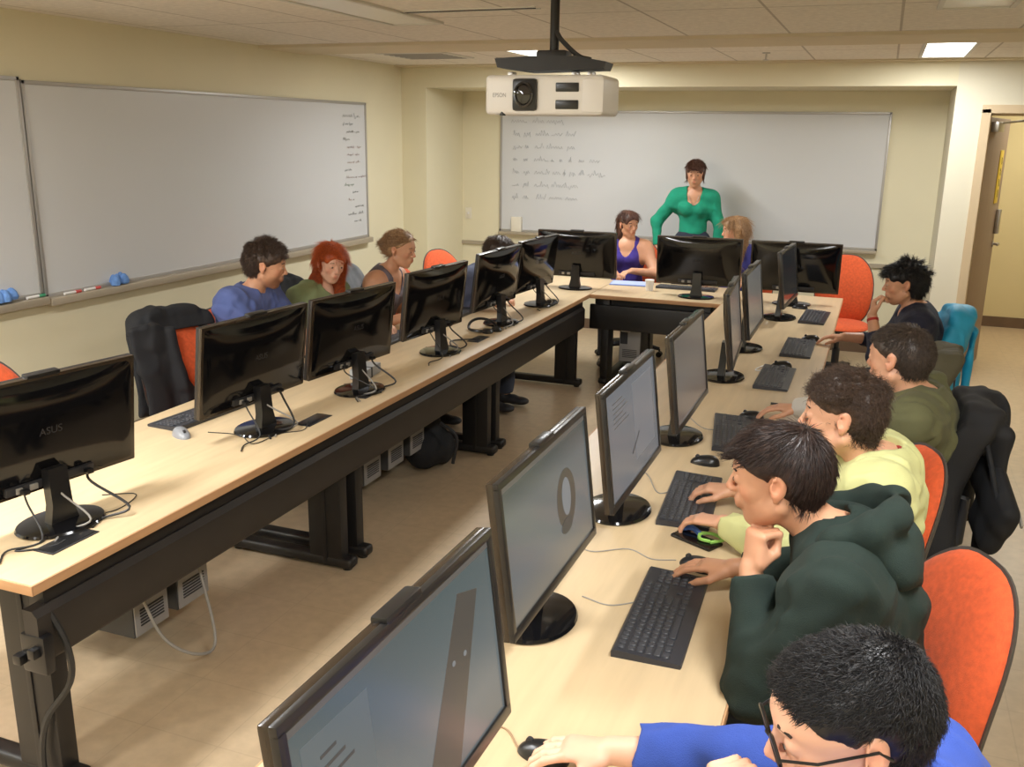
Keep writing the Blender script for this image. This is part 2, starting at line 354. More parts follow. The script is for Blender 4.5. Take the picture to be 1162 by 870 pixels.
L3 = [[(.10, .17), (.33, .12), (.48, .17)], [(.12, .07), (.24, .07), (.36, .14), (.53, .11), (.68, .10)], [(.12, .10), (.25, .04), (.36, .09), (.48, .17), (.70, .08)],
      [(.12, .05), (.24, .04), (.35, .15), (.53, .03), (.62, .03), (.72, .03), (.82, .06), (.93, .11)], [(.12, .07), (.24, .06), (.36, .16), (.55, .08), (.66, .03), (.73, .06), (.83, .05), (.92, .18)],
      [(.12, .07), (.24, .06), (.36, .15), (.54, .28)], [(.12, .06), (.24, .06), (.38, .10), (.52, .14), (.70, .12)]]
for i, ws_ in enumerate(L3):
    squiggle('handwriting_line', M['ink'], b3, (W3-.02, .019, H3-.12-.125*i), (-1, 0, 0), (0, 0, 1), ws_, .05, .003, (0, 1, 0), 40+i)
# things on the trays
for (y, lb) in ((3.68, 'crumpled blue cloth on the tray at the left photo edge'), (4.50, 'crumpled blue cloth on the whiteboard tray by the red markers')):
    c = MB(); rnd = random.Random(int(y*10))
    for k in range(6):
        c.lathe([(.001, 0), (.028, .004), (.034, .02), (.026, .045), (.012, .062), (.001, .066)], 9, (rnd.uniform(-.02, .02)+.035, rnd.uniform(-.05, .05), rnd.uniform(-.002, .012)), rnd.uniform(.7, 1.1), rnd.uniform(.7, 1.2))
    o = c.build('cleaning_cloth', M['blue_cloth']); o.location = (XL, y, 1.006 if y > 4 else 1.021); tag(o, lb, 'cloth', 'blue cloths')
for i, (y, mm, lb) in enumerate(((4.12, 'red', 'red marker on the whiteboard tray, left one of two'), (4.27, 'red', 'red marker on the whiteboard tray, beside the blue cloth'), (3.86, 'green', 'green marker on the tray at the whiteboard divider'))):
    t = thing('marker', lb, 'marker', (XL+.045, y, 1.014 if i < 2 else 1.029), 0)
    MB().cyl((0, -.05, 0), (0, .03, 0), .008, 12).build('barrel', M['white'], t); MB().cyl((0, .03, 0), (0, .07, 0), .009, 12).build('cap', M[mm], t)
t = thing('board_eraser', 'beige eraser standing on the tray of the far whiteboard', 'eraser', (-3.49, YB-.042, .957))
MB().box((-.055, -.02, .0), (.055, .02, .15), .004).build('felt', M['cream'], t); MB().box((-.055, .018, .0), (.055, .026, .15), .002).build('backing', M['tray'], t)
t = thing('light_switch', 'cream wall plate left of the far whiteboard', 'wall switch', (-4.05, YB, 1.12)); MB().box((-.035, -.008, -.058), (.035, 0, .058), .003).build('plate', M['cream'], t); MB().box((-.008, -.016, -.012), (.008, -.006, .012), .002).build('toggle', M['white'], t)
t = thing('wall_outlet', 'white outlet plate below the far whiteboard', 'outlet', (-2.03, YB, .66)); MB().box((-.05, -.01, -.06), (.05, 0, .06), .003).build('plate', M['white'], t); MB().box((-.015, -.013, .01), (.015, -.008, .04), .002).box((-.015, -.013, -.04), (.015, -.008, -.01), .002).build('socket', M['cream'], t)

# ================================================================ projector hanging from the ceiling
PX, PY, PZ = -1.433, 4.2, 2.112
t = thing('projector_mount', 'black ceiling pole with spider bracket carrying the projector', 'projector mount', (PX, PY, CEIL), math.radians(3)); t.scale = (.93, .93, 1.05)
MB().cyl((0, 0, 0), (0, 0, -.235), .022, 20).build('pole', M['steel_blk'], t)
MB().lathe([(.06, 0), (.06, -.01), (.024, -.014)]).build('ceiling_plate', M['steel_blk'], t)
MB().box((-.075, -.06, -.275), (.075, .06, -.225), .012).build('head', M['steel_blk'], t)
pl = MB(); poly = [(-.275, -.258), (-.10, -.25), (.12, -.25), (.275, -.275), (.262, -.305), (-.12, -.312), (-.262, -.295)]
pl.prism([(z, x) for x, z in poly], -.08, .08, 1); pl.build('bracket_plate', M['steel_blk'], t)
wire([(.015, -.02, -.15), (.05, -.03, -.19), (.13, -.03, -.25), (.19, -.03, -.265)], .011, 8).build('cable_bundle', M['cableb'], t)
p = thing('projector', 'white ceiling projector with black square lens', 'projector', (PX, PY, PZ-.005), math.radians(3)); p.scale = (1.03, 1.0, 1.27)
pb = MB(); out = [(-.272, -.13), (-.262, -.155), (-.235, -.17), (.235, -.17), (.262, -.155), (.272, -.13), (.272, .12), (.25, .15), (-.25, .15), (-.272, .12)]
pb.box((-.262, -.16, -.065), (.262, .16, .068), .022, seg=4); pb.build('housing', M['white'], p)
MB().box((-.135, -.178, -.052), (-.025, -.15, .056), .014).build('lens_housing', M['gloss2'], p)
MB().lathe([(.043, 0), (.043, .012), (.036, .014), (.03, .006), (.001, .012)], 28).xf(Matrix.Translation((-.08, -.178, .002)) @ Matrix.Rotation(PI/2, 4, 'X')).build('lens', M['lens'], p)
MB().box((.055, -.166, .012), (.155, -.155, .042), .004).build('air_intake', M['gloss2'], p); MB().box((.055, -.166, -.045), (.155, -.155, -.015), .004).build('air_intake', M['gloss2'], p)
MB().box((.17, -.164, -.055), (.262, -.150, .055), .012).build('side_grille', M['white'], p)
MB().cyl((-.185, -.145, -.068), (-.185, -.145, -.052), .013, 14).build('foot', M['gloss2'], p)
for x in (-.19, .10, .17): MB().box((x-.012, -.03, .066), (x+.012, .03, .084), .003).build('fixing_stud', M['metal'], p)
text_mesh('brand_mark', 'EPSON', .020, M['pcgrey'], p, Matrix.Translation((-.196, -.1605, .0)) @ Matrix.Rotation(PI/2, 4, 'X'))

# ================================================================ desks
DZ = .74
def desk_leg(parent, x0, x1, y, s=1):
    """x0 = inner (open) side foot end, x1 = outer end"""
    xa = x0 - s*.05; xb = xa - s*.17
    l = MB().box((min(xa, xb), y-.032, .03), (max(xa, xb), y+.032, DZ-.04), .006)
    l.box((min(xa-s*.075, xa-s*.095), y-.037, .03), (max(xa-s*.075, xa-s*.095), y+.037, DZ-.06), .002)
    l.box((min(x0, x1), y-.036, .012), (max(x0, x1), y+.036, .062), .02, seg=3)
    l.cyl((x0-s*.04, y, 0), (x0-s*.04, y, .014), .022, 12).cyl((x1+s*.05, y, 0), (x1+s*.05, y, .014), .022, 12)
    return l.build('leg', M['steel_blk'], parent)
ld_ = thing('long_desk', 'long maple-topped desk with black legs running along the left side', 'desk', (0, 0, 0))
def top(parent, x0, x1, y0, y1, edges):
    MB().box((x0, y0, DZ-.028), (x1, y1, DZ), .003).build('tabletop', M['wood'], parent)
    e = MB()
    for lo, hi in edges: e.box(lo, hi, .002)
    if edges: e.build('edge_band', M['edge'], parent)
top(ld_, -2.855, -2.045, 1.70, 7.78, [((-2.045, 1.70, DZ-.031), (-2.040, 6.98, DZ-.001)), ((-2.855, 1.695, DZ-.031), (-2.04, 1.70, DZ-.001))])
MB().box((-2.16, 1.78, .60), (-2.10, 7.0, DZ-.029), .004).build('crossbeam', M['steel_blk'], ld_)
pn = MB(); poly = [(-2.13, .635), (-2.095, .635), (-2.078, .615), (-2.078, .48), (-2.092, .462), (-2.13, .462)]
pn.prism([(z, x) for x, z in poly], 1.73, 6.99, 1); pn.build('modesty_panel', M['charcoal'], ld_)
for y in (1.82, 3.42, 3.56, 5.14, 5.28, 6.93): desk_leg(ld_, -2.07, -2.76, y)
bd = thing('cross_desk', 'maple-topped desk joining the two long desks at the back', 'desk', (0, 0, 0))
top(bd, -2.039, -1.031, 6.98, 7.78, [((-2.04, 6.975, DZ-.031), (-1.02, 6.98, DZ-.001))])
MB().box((-2.03, 7.10, .60), (-1.04, 7.16, DZ-.029), .004).build('crossbeam', M['steel_blk'], bd)
MB().box((-2.05, 7.02, .462), (-1.02, 7.06, .655), .01).build('modesty_panel', M['steel_blk'], bd)
for x in (-1.93, -1.14): MB().box((x-.03, 7.06, .03), (x+.03, 7.22, DZ-.04), .006).box((x-.036, 7.03, .012), (x+.036, 7.70, .062), .02).box((x-.02,7.1,0),(x+.02,7.14,.02)).box((x-.02,7.6,0),(x+.02,7.64,.02)).build('leg', M['steel_blk'], bd)
rd = thing('long_desk', 'long maple-topped desk with keyboards running along the right side', 'desk', (0, 0, 0))
top(rd, -1.025, -.20, .70, 7.66, [((-1.03, .70, DZ-.031), (-1.025, 6.98, DZ-.001)), ((-.20, .70, DZ-.031), (-.195, 7.66, DZ-.001)), ((-1.025, 7.66, DZ-.031), (-.195, 7.665, DZ-.001))])
MB().box((-.97, .78, .60), (-.91, 7.5, DZ-.029), .004).build('crossbeam', M['steel_blk'], rd)
MB().box((-.995, .73, .462), (-.96, 6.98, .635), .01).build('modesty_panel', M['charcoal'], rd)
for y in (.85, 2.55, 2.69, 4.25, 4.39, 5.95, 6.09, 7.5): desk_leg(rd, -1.0, -.31, y, -1)

# ---- grommets, computers below, bag
for i, y in enumerate((1.955, 3.30, 3.77, 5.10, 5.60)):
    t = thing('cable_grommet', ('black cable port strip near the open end of the left desk', 'black cable port strip behind the second monitor of the left row', 'black cable port strip beside the grey box',
        'cable port strip behind the fourth monitor of the left row', 'cable port strip behind the fifth monitor of the left row')[i], 'cable port', (-2.18, y, DZ), 0, 'cable ports in the left desk')
    MB().box((-.038, -.09, 0), (.038, .09, .003), .001).build('plate', M['matte'], t)
    MB().box((-.03, -.083, .003), (.03, .083, .0055), .001).build('flap', M['gloss2'], t)
def pc(x, y, lb, rz=0, g='computer towers under the left desk'):
    t = thing('computer_tower', lb, 'computer', (x, y, 0), rz, g)
    MB().box((-.45, -.09, .15), (0, .09, .50), .006).build('case', M['pcdark'], t)
    MB().box((0, -.085, .155), (.006, .085, .495), .002).build('rear_plate', M['pcgrey'], t)
    f = MB()
    for k in range(6): f.box((.006, -.06, .19+.012*k), (.009, .06, .195+.012*k))
    f.box((.006, -.08, .3), (.010, -.02, .44)); f.build('port_panel', M['matte'], t)
    MB().box((.005, -.075, .40), (.012, .0, .48), .002).build('power_supply', M['white'], t)
    h = MB()
    for yy in (-.10, .094): h.box((-.3, yy, .135), (-.27, yy+.006, DZ-.03))
    h.box((-.3, -.10, .135), (-.27, .10, .149)); h.build('hanger', M['steel_blk'], t)
for i, y in enumerate((2.45, 2.68, 4.10, 4.36, 4.62)):
    pc(-2.36, y, ('grey computer tower hanging nearest the open end under the left desk', 'grey computer tower hanging second under the left desk beside a white cable loop', 'computer tower hanging past the second desk leg',
       'computer tower hanging between the leg and the black bag', 'computer tower hanging just above the black bag')[i])
pc(-1.78, 7.30, 'computer tower hanging under the cross desk beside its left leg', -PI/2, 'computer towers under the cross desk'); pc(-1.40, 7.30, 'computer tower hanging under the middle of the cross desk', -PI/2, 'computer towers under the cross desk')
wire([(-2.34, 2.38, .34), (-2.28, 2.42, .14), (-2.2, 2.50, .05), (-2.2, 2.60, .06), (-2.3, 2.66, .3), (-2.34, 2.68, .45)], .006).build('cable_loop', M['cable']); tag(bpy.data.objects['cable_loop'], 'pale cable looping to the floor below the left desk towers', 'cable')
o = wire([(-2.09, 1.78, .62), (-2.055, 1.80, .50), (-2.06, 1.80, .38), (-2.14, 1.77, .25), (-2.17, 1.765, .1), (-2.14, 1.76, .01)], .010).build('power_cable', M['cableb']); tag(o, 'black power cable hanging down the near leg of the left desk', 'cable')
t = thing('power_strip', 'black power outlet block beside the near leg under the left desk', 'power strip', (-2.10, 1.752, .50)); MB().box((-.05, -.026, -.06), (.04, .012, .06), .008).build('housing', M['gloss2'], t)
MB().box((-.06, -.05, -.03), (-.03, -.02, .0), .005).box((0, -.05, .0), (.025, -.02, .03), .005).build('plug', M['gloss2'], t)

# ================================================================ monitors
def grid_shell(W, H, D, bot):
    """gently domed glossy back cover, facing local -X"""
    mb = MB(); n, m_ = 26, 18; vs = []; fs = []
    for j in range(m_+1):
        for i in range(n+1):
            u = -1+2*i/n; v = -1+2*j/m_
            d = D*(1-abs(u)**2.4)*(1-abs(v)**2.6)*(1+.25*v) + (.004 if abs(u) < 1 and abs(v) < 1 else 0)
            vs.append((-.024-d, u*(W/2-.006), bot+.006+(v+1)/2*(H-.012)))
    for j in range(m_):
        for i in range(n): a = j*(n+1)+i; fs.append((a, a+1, a+n+2, a+n+1))
    mb.add(vs, fs)
    ring = [i for i in range(n+1)] + [j*(n+1)+n for j in range(1, m_+1)] + [m_*(n+1)+i for i in range(n-1, -1, -1)] + [j*(n+1) for j in range(m_-1, 0, -1)]
    mb.f.append(tuple(ring[::-1])); return mb
MW, MH, MB0, TILT = .645, .372, .115, math.radians(7)
SCR = {'off': emat('dark_screen', (.02, .022, .025), .4, .12),
 'cad1': emat('modelling_screen', (.3, .4, .42), .58, .25, [(0, (.12, .145, .16)), (.35, (.20, .23, .24)), (1, (.105, .145, .15))], 2, .13, .49),
 'cad2': emat('modelling_screen', (.3, .4, .42), .58, .25, [(0, (.26, .235, .19)), (.3, (.20, .215, .22)), (.7, (.17, .19, .195)), (.86, (.085, .105, .105))], 2, .13, .49),
 'doc': emat('document_screen', (.3, .33, .36), .58, .25, [(0, (.20, .205, .22)), (1, (.19, .21, .24))], 2, .13, .49),
 'tan': emat('grey_tan_screen', (.3, .33, .36), .58, .25, [(0, (.15, .105, .08)), (.5, (.15, .135, .125)), (1, (.12, .115, .11))], 2, .13, .49),
 'pale': emat('pale_screen', (.3, .33, .36), .55, .25, [(0, (.15, .135, .115)), (1, (.13, .14, .15))], 2, .13, .49)}
E_DK = emat('screen_ink', (.06, .06, .06), .62); E_MID = emat('screen_shape', (.085, .075, .062), .62); E_LT = emat('screen_light', (.26, .28, .30), .62); E_SH = emat('screen_shade', (.14, .13, .115), .62)
def monitor(loc, rz, label, screen='off', group='widescreen monitors', back_ports=True, lift=0, cables=0):
    t = thing('monitor', label, 'monitor', loc, rz, group)
    T = Matrix.Translation((0, 0, .30+lift)) @ Matrix.Rotation(-TILT, 4, 'Y') @ Matrix.Translation((0, 0, -.30))
    W, H, b = MW, MH, MB0
    MB().box((-.026, -W/2, b), (-.008, W/2, b+H), .004).xf(T).build('housing', M['reflback'], t)
    grid_shell(W, H, .020, b).xf(T).build('back_cover', M['gloss'], t)
    bz = MB()
    for lo, hi in (((-.01, -W/2, b), (.004, W/2, b+.024)), ((-.01, -W/2, b+H-.018), (.004, W/2, b+H)), ((-.01, -W/2, b+.02), (.004, -W/2+.018, b+H-.01)), ((-.01, W/2-.018, b+.02), (.004, W/2, b+H-.01))): bz.box(lo, hi, .003)
    bez = bz.xf(T).build('bezel', M['bezel'], t)
    MB().box((-.009, -W/2+.016, b+.022), (-.001, W/2-.016, b+H-.016)).xf(T).build('screen', SCR[screen], t, smooth=False)
    MB().box((-.026, -.055, b+H-.008), (.004, .055, b+H+.009), .005).xf(T).build('webcam', M['gloss2'], t)
    if back_ports:
        MB().box((-.044, -.15, b+.018), (-.026, .15, b+.045), .004).xf(T).build('port_recess', M['matte'], t)
        MB().box((-.05, .05, b+.022), (-.043, .075, b+.040), .001).box((-.05, .10, b+.022), (-.043, .12, b+.040), .001).xf(T).build('port', M['alum'], t)
    text_mesh('brand_mark', 'ASUS', .034, M['matte'], t, T @ Matrix.Translation((-.0482, 0, b+.20)) @ Matrix.Rotation(math.radians(-1), 4, 'Y') @ Matrix(((0, 0, -1, 0), (-1, 0, 0, 0), (0, 1, 0, 0), (0, 0, 0, 1))), .0008)
    if cables:
        rc = random.Random(cables)
        for k in range(3):
            y0 = -.12+.11*k; y1 = y0+rc.uniform(-.06, .10); q = T @ Vector((-.05, y0, b+.028))
            w2 = wire([q, q+Vector((-.03, .01, -.03)), Vector((-.13-rc.uniform(0, .05), y1, .03)), Vector((-.10-rc.uniform(0, .04), y1+.07, .006)), Vector((-.16, y1+.13, .005))], (.0045, .0035, .003)[k])
            w2.build('video_cable' if k == 0 else 'power_lead', M['cableb' if k != 1 else 'cable'], t)
            MB().box((q.x-.02, q.y-.011, q.z-.008), (q.x+.004, q.y+.011, q.z+.008), .003).build('plug', M['white' if k == 1 else 'gloss2'], t)
    nk = MB().prism([(-.055, .012), (-.048, .012), (-.034, .07), (-.032, .185), (.032, .185), (.034, .07), (.048, .012), (.055, .012)][1:-1], -.072, -.036, 0)
    nk.xf(Matrix.Rotation(math.radians(4), 4, 'Y')).build('neck', M['gloss2'], t)
    MB().lathe([(.135, 0), (.14, .005), (.135, .012), (.09, .017), (.001, .019)], 36, (-.045, 0, 0), .80, 1.0).build('base', M['gloss'], t)
    return t, T
RX = -.665
mons = [('R1', 1.13, 'cad1', 'monitor in the bottom foreground showing a grey plank model'), ('R2', 2.06, 'cad2', 'monitor showing a dark oval ring model, second from the front in the right row'),
        ('R3', 2.845, 'doc', 'monitor showing a pale document page, third from the front in the right row'), ('R4', 3.70, 'tan', 'monitor with a plain tan-grey screen, fourth from the front in the right row'),
        ('R5', 4.79, 'tan', 'thin-looking monitor fifth from the front in the right row'), ('R6', 5.52, 'pale', 'sixth monitor from the front in the right row'), ('R7', 6.60, 'off', 'last monitor of the right row, in front of the right back monitor')]
MON = {}
for n, y, s, lb in mons:
    MON[n] = monitor((RX+{'R1': .085, 'R2': -.012, 'R4': .02, 'R5': .04, 'R6': .045, 'R7': .14}.get(n, 0), y, DZ), math.radians({'R1': -1, 'R5': 4, 'R7': -3}.get(n, 0)), lb, s, 'monitors of the right row', True, .035 if n == 'R1' else 0)
def scr_poly(key, pts, m, name='screen_shape', off=.0005):
    """polygon drawn on a screen; pts in (u from viewer's left 0..1, v from top 0..1)"""
    t, T = MON[key]; w0, w1 = -MW/2+.016, MW/2-.016; z1, z0 = MB0+MH-.016, MB0+.022
    P = [(w0+(w1-w0)*u, z1+(z0-z1)*v) for u, v in pts]
    mb = MB(); n = len(P); mb.add([(-.001, a, b) for a, b in P] + [(-.001+off, a, b) for a, b in P], [tuple(range(n)), tuple(range(2*n-1, n-1, -1))] + [(k, (k+1) % n, n+(k+1) % n, n+k) for k in range(n)])
    return mb.xf(T).build(name, m, t, smooth=False)
def ell(cx, cy, rx, ry, n=28, rot=0):
    return [(cx+rx*math.cos(2*PI*k/n)*math.cos(rot)-ry*math.sin(2*PI*k/n)*math.sin(rot), cy+rx*math.cos(2*PI*k/n)*math.sin(rot)+ry*math.sin(2*PI*k/n)*math.cos(rot)) for k in range(n)]
scr_poly('R1', [(0, .0), (1, .0), (1, .045), (0, .045)], E_DK if False else E_SH, 'toolbar')
scr_poly('R1', [(.78, .13), (.90, .20), (.68, 1), (.47, 1)], E_MID, 'plank_shape')
for u, v in ((.715, .45), (.785, .46)): scr_poly('R1', ell(u, v, .009, .014), E_LT, 'hole_mark', .0011)
scr_poly('R1', [(.04, .12), (.30, .14), (.30, .9), (.04, .9)], emat('screen_panel', (.15, .19, .20), .58), 'side_panel')
for k in range(9): scr_poly('R1', [(.10, .22+.055*k), (.16+.03*(k % 3), .22+.055*k), (.16+.03*(k % 3), .235+.055*k), (.10, .235+.055*k)], E_DK, 'menu_line', .0011)
scr_poly('R2', [(0, 0), (1, 0), (1, .05), (0, .05)], E_SH, 'toolbar')
scr_poly('R2', ell(.68, .52, .12, .24), E_MID, 'ring_shape'); scr_poly('R2', ell(.68, .50, .055, .15), E_LT, 'ring_opening', .0011); scr_poly('R2', ell(.66, .72, .07, .06), E_DK, 'ring_base', .0014)
for k in range(6): scr_poly('R3', [(.12, .12+.045*k), (.30+.05*(k % 3), .12+.045*k), (.30+.05*(k % 3), .128+.045*k), (.12, .128+.045*k)], E_MID, 'text_line')
scr_poly('R3', [(.5, .1), (.92, .1), (.92, .85), (.5, .85)], emat('screen_page', (.23, .235, .255), .6), 'page'); scr_poly('R3', [(.42, .74), (.58, .60), (.59, .615), (.43, .755)], E_DK, 'sketch_line', .0011)
lm = [(2.055, 'back of the monitor nearest the camera in the left row'), (3.12, 'back of the monitor second in the left row, in front of the man in blue'), (3.80, 'back of the monitor in front of the red-haired woman'),
      (4.70, 'back of the monitor below the blond woman, fourth in the left row'), (5.62, 'back of the monitor hiding a seated person, fifth in the left row'), (6.38, 'back of the monitor at the far end of the left row')]
LX = -2.325
for i, (y, lb) in enumerate(lm): MON['L%d' % (i+1)] = monitor((LX+(-.02 if i < 2 else .04), y, DZ), PI+math.radians((-9, -4, -6, -5, -3, -5)[i]), lb, 'pale', 'monitors of the left row', True, 0, i+1)
for i, (x, lb) in enumerate(((-2.23, 'left of the three monitors on the cross desk'), (-1.255, 'middle of the three monitors on the cross desk, below the standing woman'), (-.545, 'right of the three monitors on the cross desk, before the empty orange chair'))):
    MON['B%d' % i] = monitor((x, 7.24, DZ-.0), PI/2+math.radians(2), lb, 'pale', 'monitors on the cross desk', True, -.025)

# ================================================================ keyboards and mice
def keyboard(loc, rz, label):
    """long side along local Y, typist on +X side"""
    t = thing('keyboard', label, 'keyboard', loc, rz, 'black keyboards')
    MB().prism([(-.075, 0), (.078, 0), (.080, .010), (-.075, .020)], -.225, .225, 1) if 0 else None
    b = MB(); poly = [(-.076, .0), (.078, .0), (.081, .006), (.078, .011), (-.072, .020), (-.076, .016)]
    b.prism([(z, x) for x, z in poly], -.225, .225, 1); b.build('shell', M['keyframe'], t)
    rows = [(-.060, [.0]), ]
    def key(mb, x, y, w, d=.0155):
        z = .0155 - x*.058; mb.box((x-d/2, y-w/2, z-.004), (x+d/2, y+w/2, z+.004), .0018, seg=1)
    for r in range(6):
        mb = MB(); x = -.058 + r*.0193 + (.004 if r else 0); y = -.212; n = [15, 15, 14, 13, 12, 8][r]
        ws = {0: [.0155]*15, 1: [.0165]*13+[.034], 2: [.026]+[.0165]*12+[.026], 3: [.031]+[.0165]*11+[.04], 4: [.04]+[.0165]*10+[.047], 5: [.022, .022, .022, .112, .022, .022, .022]}[r]
        tot = sum(ws); sp = (.288-tot)/(len(ws)-1)
        for w_ in ws: key(mb, x, y+w_/2, w_); y += w_+sp
        for k in range(3):
            if r in (0, 1, 2, 5) or (r == 4 and k == 1): key(mb, x, .089+k*.0185, .0155)
        if r > 0:
            for k in range(4): key(mb, x, .153+k*.0185, .0155)
        mb.build('key_row', M['keys'], t)
    return t
KB = [((-.415, 2.20), 2, 'black keyboard in the foreground in front of the person in the dark green hoodie'), ((-.50, 3.02), 4, 'black keyboard under the hands of the person in the pale yellow shirt'),
      ((-.475, 3.83), 8, 'black keyboard under the hand with the white cuff'), ((-.415, 4.86), 0, 'black keyboard beside a black mouse and white cable, fourth from the front'),
      ((-.365, 5.64), 0, 'black keyboard beside the hand of the person in navy'), ((-.345, 6.70), -2, 'black keyboard at the far end of the right desk')]
kb0 = None
for (x, y), a, lb in KB:
    if kb0 is None: kb0 = keyboard((x, y, DZ), math.radians(a), lb); kb0.scale = (1.08, 1.06, 1); continue
    kb0 = dup(kb0, (x, y, DZ), math.radians(a), lb)
kb0 = dup(kb0, (-2.66, 3.18, DZ), math.radians(176), 'black keyboard on the left desk under the second monitor of the row')
dup(kb0, (-2.68, 3.95, DZ), PI, 'black keyboard in front of the red-haired woman'); dup(kb0, (-2.66, 4.85, DZ), PI, 'black keyboard in front of the blond woman')
dup(kb0, (-2.63, 5.85, DZ), PI, 'black keyboard behind the fifth monitor of the left row')
dup(kb0, (-1.40, 7.58, DZ), PI/2, 'black keyboard behind the middle monitor on the cross desk')
def mouse(loc, rz, label, m='gloss2'):
    """nose towards local -X"""
    t = thing('mouse', label, 'mouse', loc, rz, 'black mice')
    def fn(x, y, z): return (z, y*(1-.12*z/.055), max(0, x)+.0 if x > 0 else 0)
    b = MB().pillow(.031, .056, 2.3, .034, .0, lambda x, y, z: (z, y*(1+.15*z/.056), x*(1+.25*z/.056)), pw=2.5); b.build('body', M[m], t)
    MB().cyl((-.03, -.004, .0265), (-.03, .004, .0265), .008, 14).build('wheel', M['matte'], t)
    return t
m0 = mouse((-.515, 1.545, DZ), math.radians(-8), 'black mouse under the hand at the bottom edge of the photo')
MS = [((-.385, 2.52), -20, 'black mouse under the hand of the person in the hoodie'), ((-.52, 3.42), 0, 'black mouse at the far end of the typed-on keyboard'), ((-.435, 4.10), -10, 'black mouse under the hand with the white cuff'),
      ((-.41, 5.14), 10, 'loose black mouse behind the fourth keyboard'), ((-.315, 5.93), -5, 'black mouse under the hand of the person in navy'), ((-.47, 7.05), 0, 'black mouse at the far right end of the desk'),
      ((-2.17, 6.43), 60, 'small black mouse lying near the inner corner of the desks')]
for (x, y), a, lb in MS: dup(m0, (x, y, DZ), math.radians(a), lb)
mouse((-2.545, 2.90, DZ), math.radians(150), 'mouse with a silver top on the left desk before the second monitor', 'silver')
# ---- cables on the desks
def dcable(pts, lb, m='cableb', r=.002): o = wire([(x, y, DZ+r+z) for x, y, z in [(p + (0,))[:3] for p in pts]], r).build('cable', M[m]); tag(o, lb, 'cable')
dcable([(-.57, 1.55), (-.62, 1.60), (-.68, 1.58)], 'thin mouse cable beside the foreground monitor', 'cableo'); dcable([(-.45, 2.54), (-.52, 2.52), (-.60, 2.56), (-.70, 2.50), (-.78, 2.56)], 'grey mouse cable between the second and third monitors', 'cable')
dcable([(-.49, 2.25), (-.56, 2.20), (-.64, 2.22)], 'short keyboard cable by the second monitor base', 'cable')
dcable([(-.57, 3.1), (-.62, 3.05), (-.70, 3.22), (-.80, 3.30)], 'keyboard cable by the third monitor base', 'cable')
dcable([(-.50, 3.9), (-.60, 3.86), (-.72, 4.05)], 'keyboard cable by the fourth monitor base', 'cable')
dcable([(-.41, 5.20), (-.50, 5.12), (-.53, 5.0), (-.46, 5.02)], 'white cable curled beside the loose black mouse', 'white', .003)
dcable([(-2.30, 2.0), (-2.24, 1.92), (-2.26, 1.84), (-2.19, 1.90), (-2.18, 1.95, .004)], 'black cable running into the nearest port strip', 'cableb', .003)
dcable([(-2.36, 2.28), (-2.26, 2.33), (-2.22, 2.20), (-2.28, 2.12)], 'thin black cable looping by the nearest monitor base')
dcable([(-2.48, 2.98), (-2.34, 3.0), (-2.22, 2.93), (-2.20, 3.08), (-2.14, 3.16), (-2.18, 3.26, .004)], 'thin cable looping across the left desk to the second port strip')
dcable([(-2.36, 3.85), (-2.28, 3.88, .01), (-2.2, 3.80, .006)], 'black cable from the third monitor to its port strip', 'cableb', .004)
dcable([(-2.36, 4.75), (-2.24, 4.82), (-2.30, 4.98), (-2.16, 5.08, .004)], 'black cable behind the fourth monitor', 'cableb', .004)
dcable([(-2.34, 5.62), (-2.22, 5.70, .015), (-2.17, 5.62, .004)], 'grey cable behind the fifth monitor', 'cable', .004)
# headset-like coil, grey box, phone with lanyard
t = thing('headset', 'black headset lying behind the fifth monitor of the left row', 'headset', (-2.26, 5.36, DZ), .6)
MB().tube([(.09*math.cos(a), .09*math.sin(a), .012+.045*max(0, math.sin(a))) for a in [k*PI*1.7/24-.5 for k in range(25)]], .009, 8).build('headband', M['gloss2'], t)
for a in (-.5, PI*1.7-.5): MB().lathe([(.001, 0), (.034, .0), (.036, .012), (.028, .024), (.001, .026)], 20, (.09*math.cos(a), .09*math.sin(a), 0)).build('ear_cup', M['gloss2'], t)
t = thing('adapter_box', 'silver grey box beside the stand of the third monitor on the left', 'box', (-2.36, 4.06, DZ), .12)
MB().box((-.045, -.10, 0), (.045, .10, .052), .008).build('case', mat('silver_plastic', (.34, .35, .36), .4), t); MB().box((-.047, -.03, -.0), (.047, -.015, .0535), .002).build('strap', M['matte'], t)
t = thing('phone', 'black phone with a green and blue lanyard on the right desk', 'phone', (-.42, 2.70, DZ), math.radians(62))
MB().box((-.035, -.075, 0), (.035, .075, .011), .005).build('case', M['gloss'], t)
wire([(.0, -.05, .014), (.04, -.07, .018), (.05, -.02, .018), (.02, .0, .020), (-.01, -.02, .019), (.0, -.05, .017)], .0055).build('green_strap', mat('green_strap', (.32, .62, .12), .7), t)
wire([(.02, .0, .017), (.03, .04, .022), (.01, .07, .018)], .009).build('blue_strap', mat('blue_strap', (.06, .13, .36), .7), t)
t = thing('pen', 'black pen on the desk behind the white cuff', 'pen', (-.31, 4.36, DZ+.006), 0); MB().tube([(-.07, 0, 0), (.06, 0, 0), (.075, 0, 0)], [.0055, .0055, .001], 10).build('barrel', M['matte'], t); MB().box((.0, -.002, .004), (.05, .002, .009)).build('clip', M['metal'], t)
t = thing('notebook', 'blue open folder lying on the cross desk before the woman in purple', 'folder', (-1.88, 7.62, DZ), .1)
MB().box((-.16, -.11, 0), (.16, .11, .008), .003).build('cover', mat('blue_folder', (.20, .30, .66), .5), t); MB().box((-.15, -.10, .008), (.15, .10, .011), .001).build('page', mat('pale_blue_page', (.42, .50, .80), .6), t)
